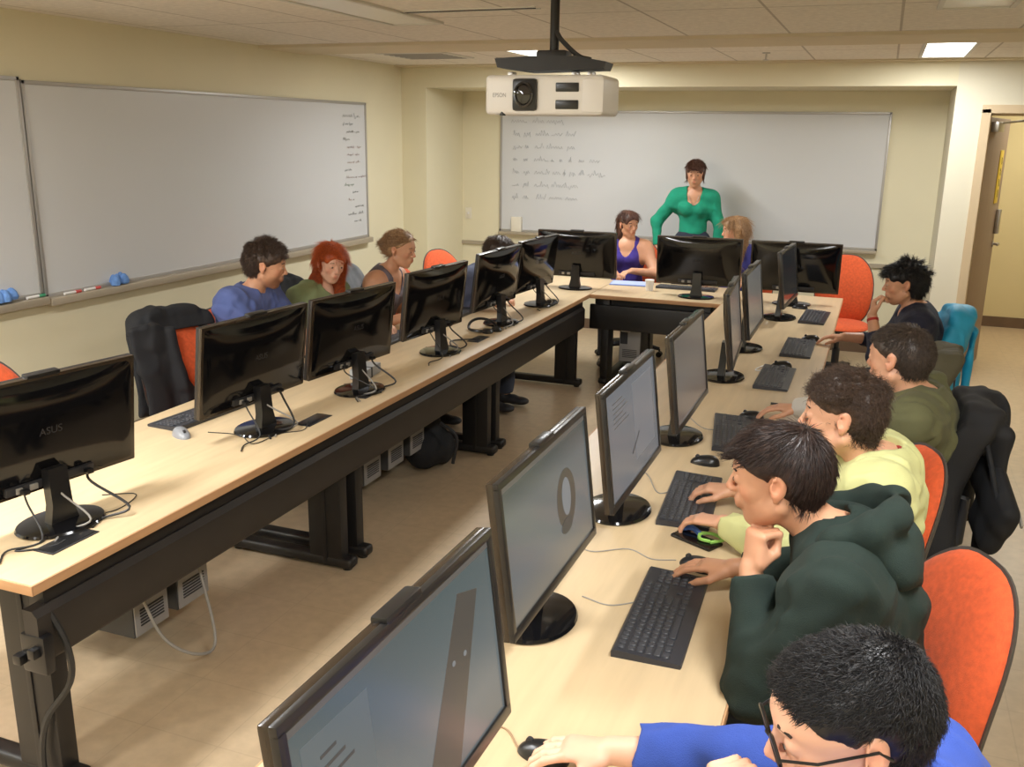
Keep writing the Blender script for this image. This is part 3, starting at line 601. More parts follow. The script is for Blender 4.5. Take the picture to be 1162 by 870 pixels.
t = thing('paper_cup', 'small white cup on the cross desk between the left and middle monitors', 'cup', (-1.655, 7.35, DZ)); MB().lathe([(.028, 0), (.036, .085), (.033, .086), (.026, .004), (.001, .004)], 24).build('cup_wall', M['white'], t); MB().lathe([(.0365, .082), (.038, .086), (.0365, .089), (.034, .086)], 24).build('rim', M['white'], t)
# ================================================================ chairs
def make_chair(label, loc, rz, top=1.0):
    """faces local +X"""
    t = thing('office_chair', label, 'chair', loc, rz, 'orange office chairs')
    bh = (top-.46)/2+.02; bc = top-bh
    def warp(x, y, z): 
        s = 1-.16*max(0, z/bh)**2-.05*max(0, -z/bh); y2 = y*s
        return (x - .05*(z/bh) + .35*y2*y2 + .03*math.cos(z/bh*2), y2, z)
    T = Matrix.Translation((-.235, 0, bc))
    MB().pillow(.228, bh, 2.7, .060, .008, warp, pw=3).xf(T).build('backrest', M['orange'], t)
    MB().pillow(.236, bh+.008, 2.7, -.002, .032, warp, pw=6).xf(T).build('back_shell', M['shell'], t)
    def sw(x, y, z): return (z+.02, y, .455+x-.05*max(0, (z-.12))**2*8 - .03*(y/.24)**2*0)
    MB().pillow(.24, .225, 2.8, .04, .01, sw).build('seat', M['orange'], t)
    MB().pillow(.232, .218, 2.8, -.005, .035, sw).build('seat_shell', M['shell'], t)
    MB().box((-.29, -.035, .40), (-.05, .035, .425), .006).tube([(-.24, 0, .41), (-.285, 0, .44), (-.29, 0, .62)], .022, 10).build('back_bracket', M['matte'], t)
    MB().cyl((0, 0, .09), (0, 0, .26), .03, 16).cyl((0, 0, .25), (0, 0, .43), .02, 16).build('gas_lift', M['matte'], t)
    for k in range(5):
        a = 2*PI*k/5+.3; c, s = math.cos(a), math.sin(a)
        MB().tube([(0, 0, .11), (.15*c, .15*s, .10), (.29*c, .29*s, .075)], [.028, .024, .016], 10).build('leg', M['matte'], t)
        w_ = MB()
        for d in (-.016, .016):
            q = Vector((.29*c-d*s, .29*s+d*c, .026)); n = Vector((-s, c, 0))*.010
            w_.cyl(q-n, q+n, .026, 16)
        w_.cyl((.29*c, .29*s, .03), (.29*c, .29*s, .075), .008, 8); w_.build('caster', M['gloss2'], t)
    return t
CH = [  # x, y, facing angle, label
 (.06, 2.15, 207, 'orange chair at the right edge behind the dark green hoodie'),
 (-.04, 2.99, 203, 'orange chair behind the person in the pale yellow shirt'),
 (.13, 3.74, 186, 'chair covered by a black coat behind the olive sweater'),
 (.07, 4.62, 184, 'orange chair with an olive jacket on it, beyond the person in the olive sweater'),
 (.20, 5.72, 190, 'chair covered by a bright blue jacket behind the person in navy'),
 (.05, 1.18, 183, 'chair under the person in the bright blue shirt at the bottom edge'),
 (-.22, 8.05, -92, 'empty orange chair at the far end beside the right monitor'),
 (-3.22, 2.72, -5, 'orange chair partly seen at the left photo edge'),
 (-3.14, 3.78, -14, 'orange chair draped with a black coat on the left side'),
 (-3.32, 4.46, 0, 'chair under the man in the blue shirt'),
 (-3.26, 5.03, -4, 'chair under the red-haired woman'),
 (-3.16, 5.58, 0, 'chair under the blond woman'),
 (-3.12, 6.95, -20, 'empty orange chair beyond the blond woman'),
 (-2.98, 6.10, 0, 'chair under the seated person hidden behind the fifth left monitor'),
 (-2.02, 8.22, -90, 'chair under the woman in the purple top'),
 (-1.06, 8.20, -105, 'chair under the long-haired woman at the back')]
CH0 = None; CHAIRS = []
for x, y, a, lb in CH:
    if CH0 is None: CH0 = make_chair(lb, (x, y, 0), math.radians(a)); CHAIRS.append(CH0)
    else: CHAIRS.append(dup(CH0, (x, y, 0), math.radians(a), lb))

# ================================================================ distance-field modelling (bodies, clothes, hair)
def V(*a): return np.array(a, dtype=np.float64)
def nrm(v): v = np.asarray(v, float); return v/np.linalg.norm(v)
def axis(lo, hi, h, coarse=None):
    """coarse = (below this value use this step)"""
    if coarse and lo < coarse[0]:
        a = np.arange(lo, min(coarse[0], hi), coarse[1]); b = np.arange(a[-1]+coarse[1], hi, h) if hi > coarse[0] else []
        return np.concatenate([a, b])
    return np.arange(lo, hi+h, h)
class Field:
    def __init__(s, lo, hi, h, coarse=None):
        s.ax = [axis(lo[i], hi[i], h, coarse if i == 2 else None).astype(np.float32) for i in range(3)]
        s.F = np.full([len(a) for a in s.ax], .05, np.float32); s.h = h
    def _win(s, lo, hi, m):
        sl = []
        for i in range(3):
            a = int(np.searchsorted(s.ax[i], lo[i]-m)); b = int(np.searchsorted(s.ax[i], hi[i]+m))
            if b-a < 1: return None
            sl.append(slice(a, b))
        return tuple(sl)
    def _pts(s, sl): return [s.ax[0][sl[0]][:, None, None], s.ax[1][sl[1]][None, :, None], s.ax[2][sl[2]][None, None, :]]
    def op(s, fn, lo, hi, k=.01, mode='add', m=.05):
        sl = s._win(lo, hi, m if mode == 'add' else .02+k)
        if sl is None: return
        X, Y, Z = s._pts(sl); d = fn(X, Y, Z).astype(np.float32); A = s.F[sl]
        if mode == 'add':
            h_ = np.maximum(k-np.abs(A-d), 0)/max(k, 1e-6); s.F[sl] = np.minimum(A, d) - h_*h_*k*.25
        else:
            d = -d; h_ = np.maximum(k-np.abs(A-d), 0)/max(k, 1e-6); s.F[sl] = np.maximum(A, d) + h_*h_*k*.25
    def cap(s, a, b, ra, rb=None, k=.012, mode='add', cut=None):
        a = V(*a); b = V(*b); rb = ra if rb is None else rb; d = b-a; L = max(float(d@d), 1e-9)
        def fn(X, Y, Z):
            t = np.clip(((X-a[0])*d[0]+(Y-a[1])*d[1]+(Z-a[2])*d[2])/L, 0, 1)
            q = np.sqrt((X-a[0]-t*d[0])**2+(Y-a[1]-t*d[1])**2+(Z-a[2]-t*d[2])**2) - (ra+(rb-ra)*t)
            if cut is not None:
                p, n = cut; q = np.maximum(q, (X-p[0])*n[0]+(Y-p[1])*n[1]+(Z-p[2])*n[2])
            return q
        R_ = max(ra, rb); s.op(fn, np.minimum(a, b)-R_, np.maximum(a, b)+R_, k, mode)
    def ell(s, c, r, Rm=None, k=.012, mode='add', cut=None):
        c = V(*c); r = V(*r); Rm = np.eye(3) if Rm is None else Rm   # columns = axes
        def fn(X, Y, Z):
            x, y, z = X-c[0], Y-c[1], Z-c[2]
            u = [(x*Rm[0, i]+y*Rm[1, i]+z*Rm[2, i]) for i in range(3)]
            k0 = np.sqrt((u[0]/r[0])**2+(u[1]/r[1])**2+(u[2]/r[2])**2); k1 = np.sqrt((u[0]/r[0]**2)**2+(u[1]/r[1]**2)**2+(u[2]/r[2]**2)**2)+1e-9
            q = k0*(k0-1)/k1
            if cut is not None:
                p, n = cut; q = np.maximum(q, (X-p[0])*n[0]+(Y-p[1])*n[1]+(Z-p[2])*n[2])
            return q
        ext = np.sqrt(((Rm*r)**2).sum(1)); s.op(fn, c-ext, c+ext, k, mode)
    def ecap(s, a, b, side, ra, rb, k=.03):
        """tapered capsule with an elliptic section: ra/rb = (radius along side, radius across)"""
        a = V(*a); b = V(*b); d = b-a; Ln = np.linalg.norm(d); w_ = d/Ln; sd = V(*side); sd = nrm(sd-w_*(sd@w_)); ot = np.cross(w_, sd)
        def fn(X, Y, Z):
            x, y, z = X-a[0], Y-a[1], Z-a[2]
            tt = x*w_[0]+y*w_[1]+z*w_[2]; t = np.clip(tt/Ln, 0, 1); e = tt-t*Ln
            rs = ra[0]+(rb[0]-ra[0])*t; ro = ra[1]+(rb[1]-ra[1])*t; mr = np.minimum(rs, ro)
            u = x*sd[0]+y*sd[1]+z*sd[2]; v = x*ot[0]+y*ot[1]+z*ot[2]
            return (np.sqrt((u/rs)**2+(v/ro)**2+(e/mr)**2)-1)*mr
        R_ = max(*ra, *rb); s.op(fn, np.minimum(a, b)-R_, np.maximum(a, b)+R_, k)
    def plane(s, p, n, k=.004):
        """removes what lies on the +n side of p, everywhere"""
        X, Y, Z = [s.ax[0][:, None, None], s.ax[1][None, :, None], s.ax[2][None, None, :]]
        s.F = np.maximum(s.F, ((X-p[0])*n[0]+(Y-p[1])*n[1]+(Z-p[2])*n[2]).astype(np.float32))
    def noise(s, amp, freq, seed=0, stretch=(1, 1, 1), octs=3, lim=.03):
        rnd = np.random.RandomState(seed); X, Y, Z = [s.ax[0][:, None, None], s.ax[1][None, :, None], s.ax[2][None, None, :]]
        m = np.abs(s.F) < lim; idx = np.nonzero(m); P = np.stack([s.ax[i][idx[i]]*stretch[i] for i in range(3)], 1).astype(np.float64); out = np.zeros(len(P))
        warp = np.stack([np.sin(P@(rnd.randn(3)*freq*.5)+rnd.rand()*6) for _ in range(3)], 1)/freq
        for o in range(octs):
            f = freq*1.9**o
            for _ in range(3): out += np.sin((P+warp*1.2)@(nrm(rnd.randn(3))*f)+rnd.rand()*6)/3/1.7**o
        s.F[idx] += (out*amp).astype(np.float32)
    def mesh(s, name, m, parent=None, origin=(0, 0, 0), tint=None):
        F = s.F; I = F < 0
        I[0] = I[-1] = False; I[:, 0] = I[:, -1] = False; I[:, :, 0] = I[:, :, -1] = False
        F = np.where(I, F, np.maximum(F, 1e-6))
        c = np.zeros([n-1 for n in F.shape], np.int8)
        for i in (0, 1):
            for j in (0, 1):
                for k in (0, 1): c += I[i:F.shape[0]-1+i, j:F.shape[1]-1+j, k:F.shape[2]-1+k]
        act = np.nonzero((c > 0) & (c < 8)); N = len(act[0])
        vid = np.full(c.shape, -1, np.int32); vid[act] = np.arange(N)
        acc = np.zeros((N, 3)); cnt = np.zeros(N)
        cor = [(i, j, k) for i in (0, 1) for j in (0, 1) for k in (0, 1)]
        base = np.stack(act, 1); ax = s.ax
        val = {q: F[act[0]+q[0], act[1]+q[1], act[2]+q[2]] for q in cor}
        pos = {q: np.stack([ax[i][base[:, i]+q[i]] for i in range(3)], 1).astype(np.float64) for q in cor}
        for q in cor:
            for a in range(3):
                if q[a]: continue
                p = list(q); p[a] = 1; p = tuple(p)
                f0, f1 = val[q], val[p]; cr = (f0 < 0) != (f1 < 0)
                t = np.where(cr, f0/np.where(cr, f0-f1, 1), 0)[:, None]
                acc += np.where(cr[:, None], pos[q]+(pos[p]-pos[q])*t, 0); cnt += cr
        P = acc/cnt[:, None]
        quads = []
        for a in range(3):
            b_, c_ = (a+1) % 3, (a+2) % 3
            s0 = [slice(None)]*3; s1 = [slice(None)]*3; s0[a] = slice(0, -1); s1[a] = slice(1, None)
            A, B = I[tuple(s0)], I[tuple(s1)]
            e = np.stack(np.nonzero(A != B), 1)
            e = e[(e[:, b_] > 0) & (e[:, c_] > 0) & (e[:, b_] < F.shape[b_]-1) & (e[:, c_] < F.shape[c_]-1)]
            flip = ~A[tuple(e.T)]
            def cell(db, dc):
                q = e.copy(); q[:, b_] += db; q[:, c_] += dc; return vid[tuple(q.T)]
            q = np.stack([cell(-1, -1), cell(0, -1), cell(0, 0), cell(-1, 0)], 1); q[flip] = q[flip][:, ::-1]
            quads.append(q)
        Q = np.concatenate(quads); Q = Q[(Q >= 0).all(1)]
        me = bpy.data.meshes.new(name); P = P-np.array(origin)
        me.vertices.add(N); me.vertices.foreach_set('co', P.astype(np.float32).ravel())
        me.loops.add(len(Q)*4); me.loops.foreach_set('vertex_index', Q.astype(np.int32).ravel())
        me.polygons.add(len(Q)); me.polygons.foreach_set('loop_start', np.arange(0, len(Q)*4, 4, dtype=np.int32)); me.polygons.foreach_set('loop_total', np.full(len(Q), 4, np.int32))
        me.update(calc_edges=True); me.validate()
        me.polygons.foreach_set('use_smooth', [True]*len(me.polygons)); me.materials.append(m)
        if tint is not None:
            C_ = np.ones((len(me.vertices), 4)); W_ = P+np.array(origin)
            for c0, r0, col, st in tint:
                d = np.sqrt((((W_-np.asarray(c0))/np.asarray(r0))**2).sum(1)); f = np.clip((1.25-d)/.5, 0, 1)[:, None]*st
                C_[:, :3] = C_[:, :3]*(1-f)+C_[:, :3]*np.array(col)*f
            at = me.attributes.new('tint', 'FLOAT_COLOR', 'POINT'); at.data.foreach_set('color', C_.astype(np.float32).ravel())
        o = bpy.data.objects.new(name, me); COL.objects.link(o)
        if parent: o.parent = parent
        return o

CHAIRS[9].scale = (1, 1, .92)
# ---- coats over chairs
def coat(name, label, chair, m, drop, top=1.035, seed=1, extra=None, width=.245, fz=.80, amp=.011, cat='coat', flare=.02):
    """cloth over a chair back, in the chair's frame; drop = lowest z behind, fz = lowest z of the piece in front"""
    t = thing(name, label, cat, (chair.location.x, chair.location.y, 0), chair.rotation_euler.z)
    f = Field((-.52, -.40, drop-.05), (.06, .40, top+.1), .0075); bh, bc = .29, .71
    def fn(X, Y, Z):
        zz = np.clip((Z-bc)/bh, -1, 1); xc = -.235-.05*zz+.35*Y*Y+.03*np.cos(zz*2)
        r = .15; zm = (top+drop)/2; hz = (top-drop)/2; wd = width+flare*np.clip((bc-Z)/.3, -.4, 1.2)
        q1 = np.abs(Y)-(wd-r); q2 = np.where(Z > zm, Z-zm-(hz-r), -(Z-zm)-(hz-.03)); rr = np.where(Z > zm, r, .03); q1 = np.abs(Y)-(wd-rr)
        s2 = np.sqrt(np.maximum(q1, 0)**2+np.maximum(q2, 0)**2)+np.minimum(np.maximum(q1, q2), 0)-rr
        fr = np.clip((Z-fz)/.02+.5, 0, 1); xf = .055+.02*fr; xb = .052+.02*np.clip((bc-Z)/.3, 0, 1)
        sx = np.maximum(X-xc-np.where(Z > fz, xf, -.012), -(X-xc)-xb)
        k = .045; h_ = np.maximum(k-np.abs(s2-sx), 0)/k; return np.maximum(s2, sx)+h_*h_*k*.25
    f.op(fn, (-.42, -.3, drop), (0, .3, top), .02)
    if extra: extra(f)
    f.noise(amp, 24, seed, (1, 1, .22), 2); f.noise(amp*.5, 40, seed+1, (1, 1, .6), 2)
    f.mesh('cloth_body', m, t); return t
blk = mat('black_coat_fabric', (.010, .011, .014), .8, noise=.3, bump=.3, bscale=500); blk2 = mat('black_jacket_fabric', (.013, .013, .015), .8, noise=.3, bump=.3, bscale=500)
def ex1(f):
    f.ecap((-.345, .15, .93), (-.33, .13, .44), (0, 1, 0), (.06, .035), (.05, .03), .02); f.ecap((-.345, -.14, .92), (-.33, -.17, .50), (0, 1, 0), (.055, .028), (.05, .026), .02)
    f.ecap((-.37, -.06, .96), (-.37, .06, .96), (0, 0, 1), (.07, .03), (.07, .03), .03)
coat('coat', 'long black coat hanging over the chair back behind the olive sweater', CHAIRS[2], blk2, .36, seed=3, extra=ex1, fz=.40, width=.26, flare=.035)
def ex2(f):
    f.ecap((-.185, -.15, .96), (-.13, -.16, .55), (0, 1, 0), (.10, .026), (.11, .03), .02); f.ecap((-.16, -.07, .95), (-.12, -.05, .66), (0, 1, 0), (.035, .028), (.03, .026), .02); f.ecap((-.12, -.02, .60), (-.09, .17, .545), (0, 0, 1), (.05, .03), (.04, .025), .03)
    f.ecap((-.18, -.16, .97), (-.17, -.17, .88), (0, 1, 0), (.06, .026), (.05, .026), .02)
coat('coat', 'black coat over the orange chair on the left side of the room', CHAIRS[8], blk, .50, top=1.05, seed=5, extra=ex2, width=.26, fz=.93)
coat('jacket', 'olive grey jacket over the chair beyond the person in the olive sweater', CHAIRS[3], cloth('olive_grey_fabric', (.10, .088, .05)), .5, seed=7, width=.235, cat='jacket')
def ex3(f):
    f.ecap((-.345, .12, .92), (-.325, .11, .40), (0, 1, 0), (.055, .035), (.05, .03), .03); f.ecap((-.345, -.10, .9), (-.325, -.14, .45), (0, 1, 0), (.055, .03), (.045, .026), .02)
coat('jacket', 'bright blue jacket over the chair of the person in navy', CHAIRS[4], cloth('bright_blue_nylon', (.015, .36, .62), .15, .45), .38, top=1.05, seed=9, extra=ex3, width=.235, amp=.016, cat='jacket')
coat('jacket', 'black jacket on the chair between the man in blue and the red-haired woman', CHAIRS[10], blk, .55, top=1.04, seed=15, fz=.6, cat='jacket')
coat('jacket', 'grey jacket on the chair back between the red-haired and the blond woman', CHAIRS[11], cloth('grey_fleece', (.26, .28, .30)), .6, top=1.05, seed=12, cat='jacket')
# shoulder bag hung behind the black coat
t = thing('shoulder_bag', 'black bag with straps hanging behind the black coat', 'bag', (.475, 3.60, 0), math.radians(8))
f = Field((-.2, -.3, .40), (.2, .3, 1.0), .008)
f.ecap((.03, -.13, .66), (.0, .12, .80), (0, 0, 1), (.09, .045), (.11, .045), .02); f.ecap((.01, -.08, .56), (.0, .06, .60), (0, 0, 1), (.05, .035), (.06, .035), .03)
f.cap((-.03, .12, .80), (.02, .2, .90), .02, .012, .02)
f.noise(.006, 22, 4); f.mesh('bag_body', blk, t)
wire([(-.01, .10, .74), (-.03, .09, .86), (-.04, .0, .92), (-.03, -.08, .85), (.0, -.12, .72)], .009).build('strap', blk, t)
MB().box((.075, -.16, .66), (.083, -.09, .675), .002, rot=Matrix.Rotation(.5, 3, 'X')).build('logo_strip', M['alum'], t)
# bag on the floor under the left desk
t = thing('backpack', 'black backpack on the floor under the left desk', 'backpack', (-2.42, 4.86, 0), .3)
f = Field((-.25, -.3, -.02), (.25, .3, .5), .010); f.ecap((0, -.1, .12), (0, .1, .12), (0, 0, 1), (.12, .12), (.13, .12), .04); f.ell((-.02, .04, .26), (.10, .15, .12), None, .06); f.ell((.11, 0, .10), (.06, .14, .09), None, .03)
f.noise(.007, 20, 8); f.plane((0, 0, .002), (0, 0, -1)); f.mesh('bag_body', blk, t); wire([(.1, -.08, .28), (.2, -.1, .2), (.18, -.12, .04)], .011).build('strap', M['matte'], t)
# ================================================================ people
def frame(fwd, up):
    f = nrm(fwd); l = nrm(np.cross(up, f)); u = np.cross(f, l); return np.stack([f, l, u], 1)
def rotm(yaw, pitch, roll=0):
    """columns forward, left, up; yaw about z (deg), pitch > 0 looks down, roll > 0 tilts to own left"""
    y, p, r = map(math.radians, (yaw, pitch, roll))
    m = Matrix.Rotation(y, 3, 'Z') @ Matrix.Rotation(p, 3, 'Y') @ Matrix.Rotation(-r, 3, 'X'); return np.array(m)
def ik(S, W, l1, l2, hint):
    d = W-S; L = np.linalg.norm(d)
    if L > (l1+l2)*.995: W = S+d/L*(l1+l2)*.995; d = W-S; L = np.linalg.norm(d)
    a = (l1*l1-l2*l2+L*L)/(2*L); h = math.sqrt(max(l1*l1-a*a, 0)); u = d/L; v = nrm(hint-u*(hint@u)); return S+u*a+v*h, W
def head_prims(f, c, R, s, fem=False, jaw=1.0):
    P = lambda x, y, z: c+R@(V(x, y, z)*s)
    E = lambda x, y, z, r, k=.012, mode='add', Rm=None: f.ell(P(x, y, z), V(*r)*s, R if Rm is None else Rm, k, mode)
    C = lambda a, b, ra, rb, k=.01, mode='add': f.cap(P(*a), P(*b), ra*s, rb*s, k, mode)
    E(-.014, 0, .035, (.094, .074, .080)); E(.035, 0, .03, (.056, .062, .062), .03); E(.028, 0, -.035, (.058, .056, .072), .03)
    for y in (-1, 1):
        C((-.005, y*.055, -.05), (.052, y*.016, -.090), .018*jaw, .018*jaw, .025); E(.058, y*.036, -.018, (.020, .019, .019), .02)
    E(.058, 0, -.090, (.023, .022*jaw, .020), .02)
    C((.082, -.028, .030), (.082, .028, .030), .0095, .0095, .014)
    for y in (-1, 1): E(.092, y*.031, .010, (.013, .017, .012), .012, 'sub')
    for y in (-1, 1): E(.077, y*.031, .009, (.0150, .0165, .0140), .004)
    C((.090, 0, .016), (.109, 0, -.020), .0062, .0095, .008)
    for y in (-1, 1): E(.100, y*.0105, -.024, (.0105, .0075, .0075), .005)
    E(.086, 0, -.053, (.014, .026, .020), .014)
    C((.093, -.014, -.0475), (.093, .014, -.0475), .0062, .0062, .004); C((.091, -.012, -.0585), (.091, .012, -.0585), .0072, .0072, .004)
    C((.101, -.020, -.0528), (.101, .020, -.0528), .0022, .0022, .003, 'sub')
    for y in (-1, 1):
        Re = R@np.array(Matrix.Rotation(y*.35, 3, 'Z')@Matrix.Rotation(-.2, 3, 'Y'))
        E(-.012, y*.079, .002, (.019, .0075, .031), .006, 'add', Re); E(-.006, y*.087, .006, (.010, .006, .017), .004, 'sub', Re)
        E(-.004, y*.077, -.026, (.009, .006, .010), .004)
    tint = [(P(.095, 0, -.053), V(.012, .020, .011)*s, (.80, .50, .48), .85), (P(.066, .040, -.02), V(.022, .022, .022)*s, (1, .80, .76), .6), (P(.066, -.040, -.02), V(.022, .022, .022)*s, (1, .80, .76), .6),
            (P(.107, 0, -.02), V(.012, .014, .012)*s, (1, .80, .76), .5), (P(-.01, .085, 0), V(.02, .016, .03)*s, (1, .76, .70), .6), (P(-.01, -.085, 0), V(.02, .016, .03)*s, (1, .76, .70), .6)]
    return P, tint
def hand_prims(f, W, fdir, pal, side, curl, s=1.0, spread=.10, thumb=.5, fine=True):
    """W wrist, fdir finger direction, pal palm normal (out of the palm), side +1 = left hand; curl = bend (deg) of the three joints"""
    F_ = nrm(fdir); N = nrm(pal-F_*(pal@F_)); A = np.cross(F_, N)*(-side)    # A points to the thumb side
    A = -A if False else A
    f.ecap(W+F_*.012*s, W+F_*.078*s, A, (.030*s, .0165*s), (.038*s, .0145*s), .012)
    f.ell(W+F_*.035*s+A*.022*s+N*.008*s, V(.028, .016, .014)*s, np.stack([F_, A, N], 1), .012)
    for i, (o, L, r) in enumerate(((.027, .088, .0088), (.009, .097, .0090), (-.009, .090, .0086), (-.026, .072, .0078))):
        d = nrm(F_+A*spread*(o/.027)); p = W+F_*.082*s+A*o*s; r *= s; cu = curl if not isinstance(curl[0], (tuple, list)) else curl[i]
        a = 0; rr = r*1.03
        for j, q in enumerate((.46, .30, .24)):
            a += math.radians(cu[j]); dd = d*math.cos(a)+N*math.sin(a); p2 = p+dd*L*q*s
            f.cap(p, p2, rr, rr*.93, .004 if j or i else .006); p = p2; rr *= .93
    t0 = W+F_*.022*s+A*.026*s+N*.006*s; d1 = nrm(F_*.75+A*(.75-.4*thumb)+N*.55*thumb); t1 = t0+d1*.042*s; d2 = nrm(F_*1.0+A*(.25-.4*thumb)+N*.5*thumb); t2 = t1+d2*.032*s; t3 = t2+nrm(d2+N*.2-A*.1)*.024*s
    if thumb > 1: t1 = t0+nrm(F_*.62+A*.12+N*.75)*.040*s; d2 = nrm(F_*.50-A*.60+N*.30); t2 = t1+d2*.030*s; t3 = t2+nrm(F_*.2-A*.95+N*.1)*.022*s
    f.cap(t0, t1, .0135*s, .0105*s, .010); f.cap(t1, t2, .0105*s, .0098*s, .004); f.cap(t2, t3, .0098*s, .0082*s, .004)
def strands(name, m, parent, obj, n, length, flow, seed=0, width=.0012, lift=.004, segs=5, jit=.25, wave=0, pick=None, droop=0, hf=None, long_=False):
    """hair locks growing along the hair surface; flow(P) gives the combing direction"""
    rnd = np.random.RandomState(seed); me = obj.data; nv = len(me.vertices); co = np.empty(nv*3, np.float32); me.vertices.foreach_get('co', co); co = co.reshape(-1, 3).astype(float)
    no = np.empty(nv*3, np.float32); me.vertex_normals.foreach_get('vector', no) if hasattr(me, 'vertex_normals') else me.vertices.foreach_get('normal', no); no = no.reshape(-1, 3).astype(float)
    idx = rnd.randint(0, nv, n)
    if pick is not None: idx = idx[pick(co[idx])]
    if hf is not None:      # keep locks off the face
        hc, hR, hs_, hl_ = hf; D0 = flow(co[idx]); D0 -= no[idx]*(D0*no[idx]).sum(1)[:, None]; D0 /= np.linalg.norm(D0, axis=1)[:, None]+1e-9
        ok = np.ones(len(idx), bool)
        for tt in (0, .5, 1.15):
            q = (co[idx]+D0*length*tt-hc)@hR/hs_; ok &= ~((q[:, 0] > .022) & (np.abs(q[:, 1]) < .09) & (q[:, 2] < hl_) & (q[:, 2] > -.13)); ok &= ~((np.abs(q[:, 1]) > .058) & (q[:, 0] > -.036) & (q[:, 0] < .03) & (q[:, 2] < .030) & (q[:, 2] > -.05)) if not long_ else True
        idx = idx[ok]
    P = co[idx]+rnd.randn(len(idx), 3)*.0015; N = no[idx]; D = flow(P)+rnd.randn(len(idx), 3)*jit; D -= N*(D*N).sum(1)[:, None]*.85; D /= np.linalg.norm(D, axis=1)[:, None]+1e-9
    B = np.cross(D, N); L = length*(.6+.8*rnd.rand(len(idx)))[:, None]; ph = rnd.rand(len(idx))[:, None]*6.28; k = len(idx); verts = []; 
    for j in range(segs+1):
        t = j/segs; c = P-N*.002+D*L*t+N*(lift*math.sin(t*2.2)*1.4)+B*wave*np.sin(ph+t*7)-V(0, 0, 1)*droop*t*t*L
        wd = width*(1-.85*t)
        verts += [c-B*wd, c+B*wd, c+N*wd*.9]
    verts = np.stack(verts, 1).reshape(-1, 3); Q = []; st = (segs+1)*3; base = (np.arange(k)*st)[:, None]
    for j in range(segs):
        for a, b in ((0, 1), (1, 2), (2, 0)): Q.append(base+np.array([[j*3+a, j*3+b, j*3+3+b, j*3+3+a]]))
    Q = np.concatenate(Q)
    v0 = co; q0 = np.empty(len(me.polygons)*4, np.int32); me.polygons.foreach_get('vertices', q0) if False else me.loops.foreach_get('vertex_index', q0)
    allv = np.concatenate([v0, verts]); allq = np.concatenate([q0.reshape(-1, 4), Q+nv])
    m2 = bpy.data.meshes.new(name); m2.vertices.add(len(allv)); m2.vertices.foreach_set('co', allv.astype(np.float32).ravel()); m2.loops.add(len(allq)*4); m2.loops.foreach_set('vertex_index', allq.astype(np.int32).ravel())
    m2.polygons.add(len(allq)); m2.polygons.foreach_set('loop_start', np.arange(0, len(allq)*4, 4, dtype=np.int32)); m2.polygons.foreach_set('loop_total', np.full(len(allq), 4, np.int32)); m2.update(calc_edges=True)
    m2.polygons.foreach_set('use_smooth', [True]*len(allq)); m2.materials.append(m); obj.data = m2
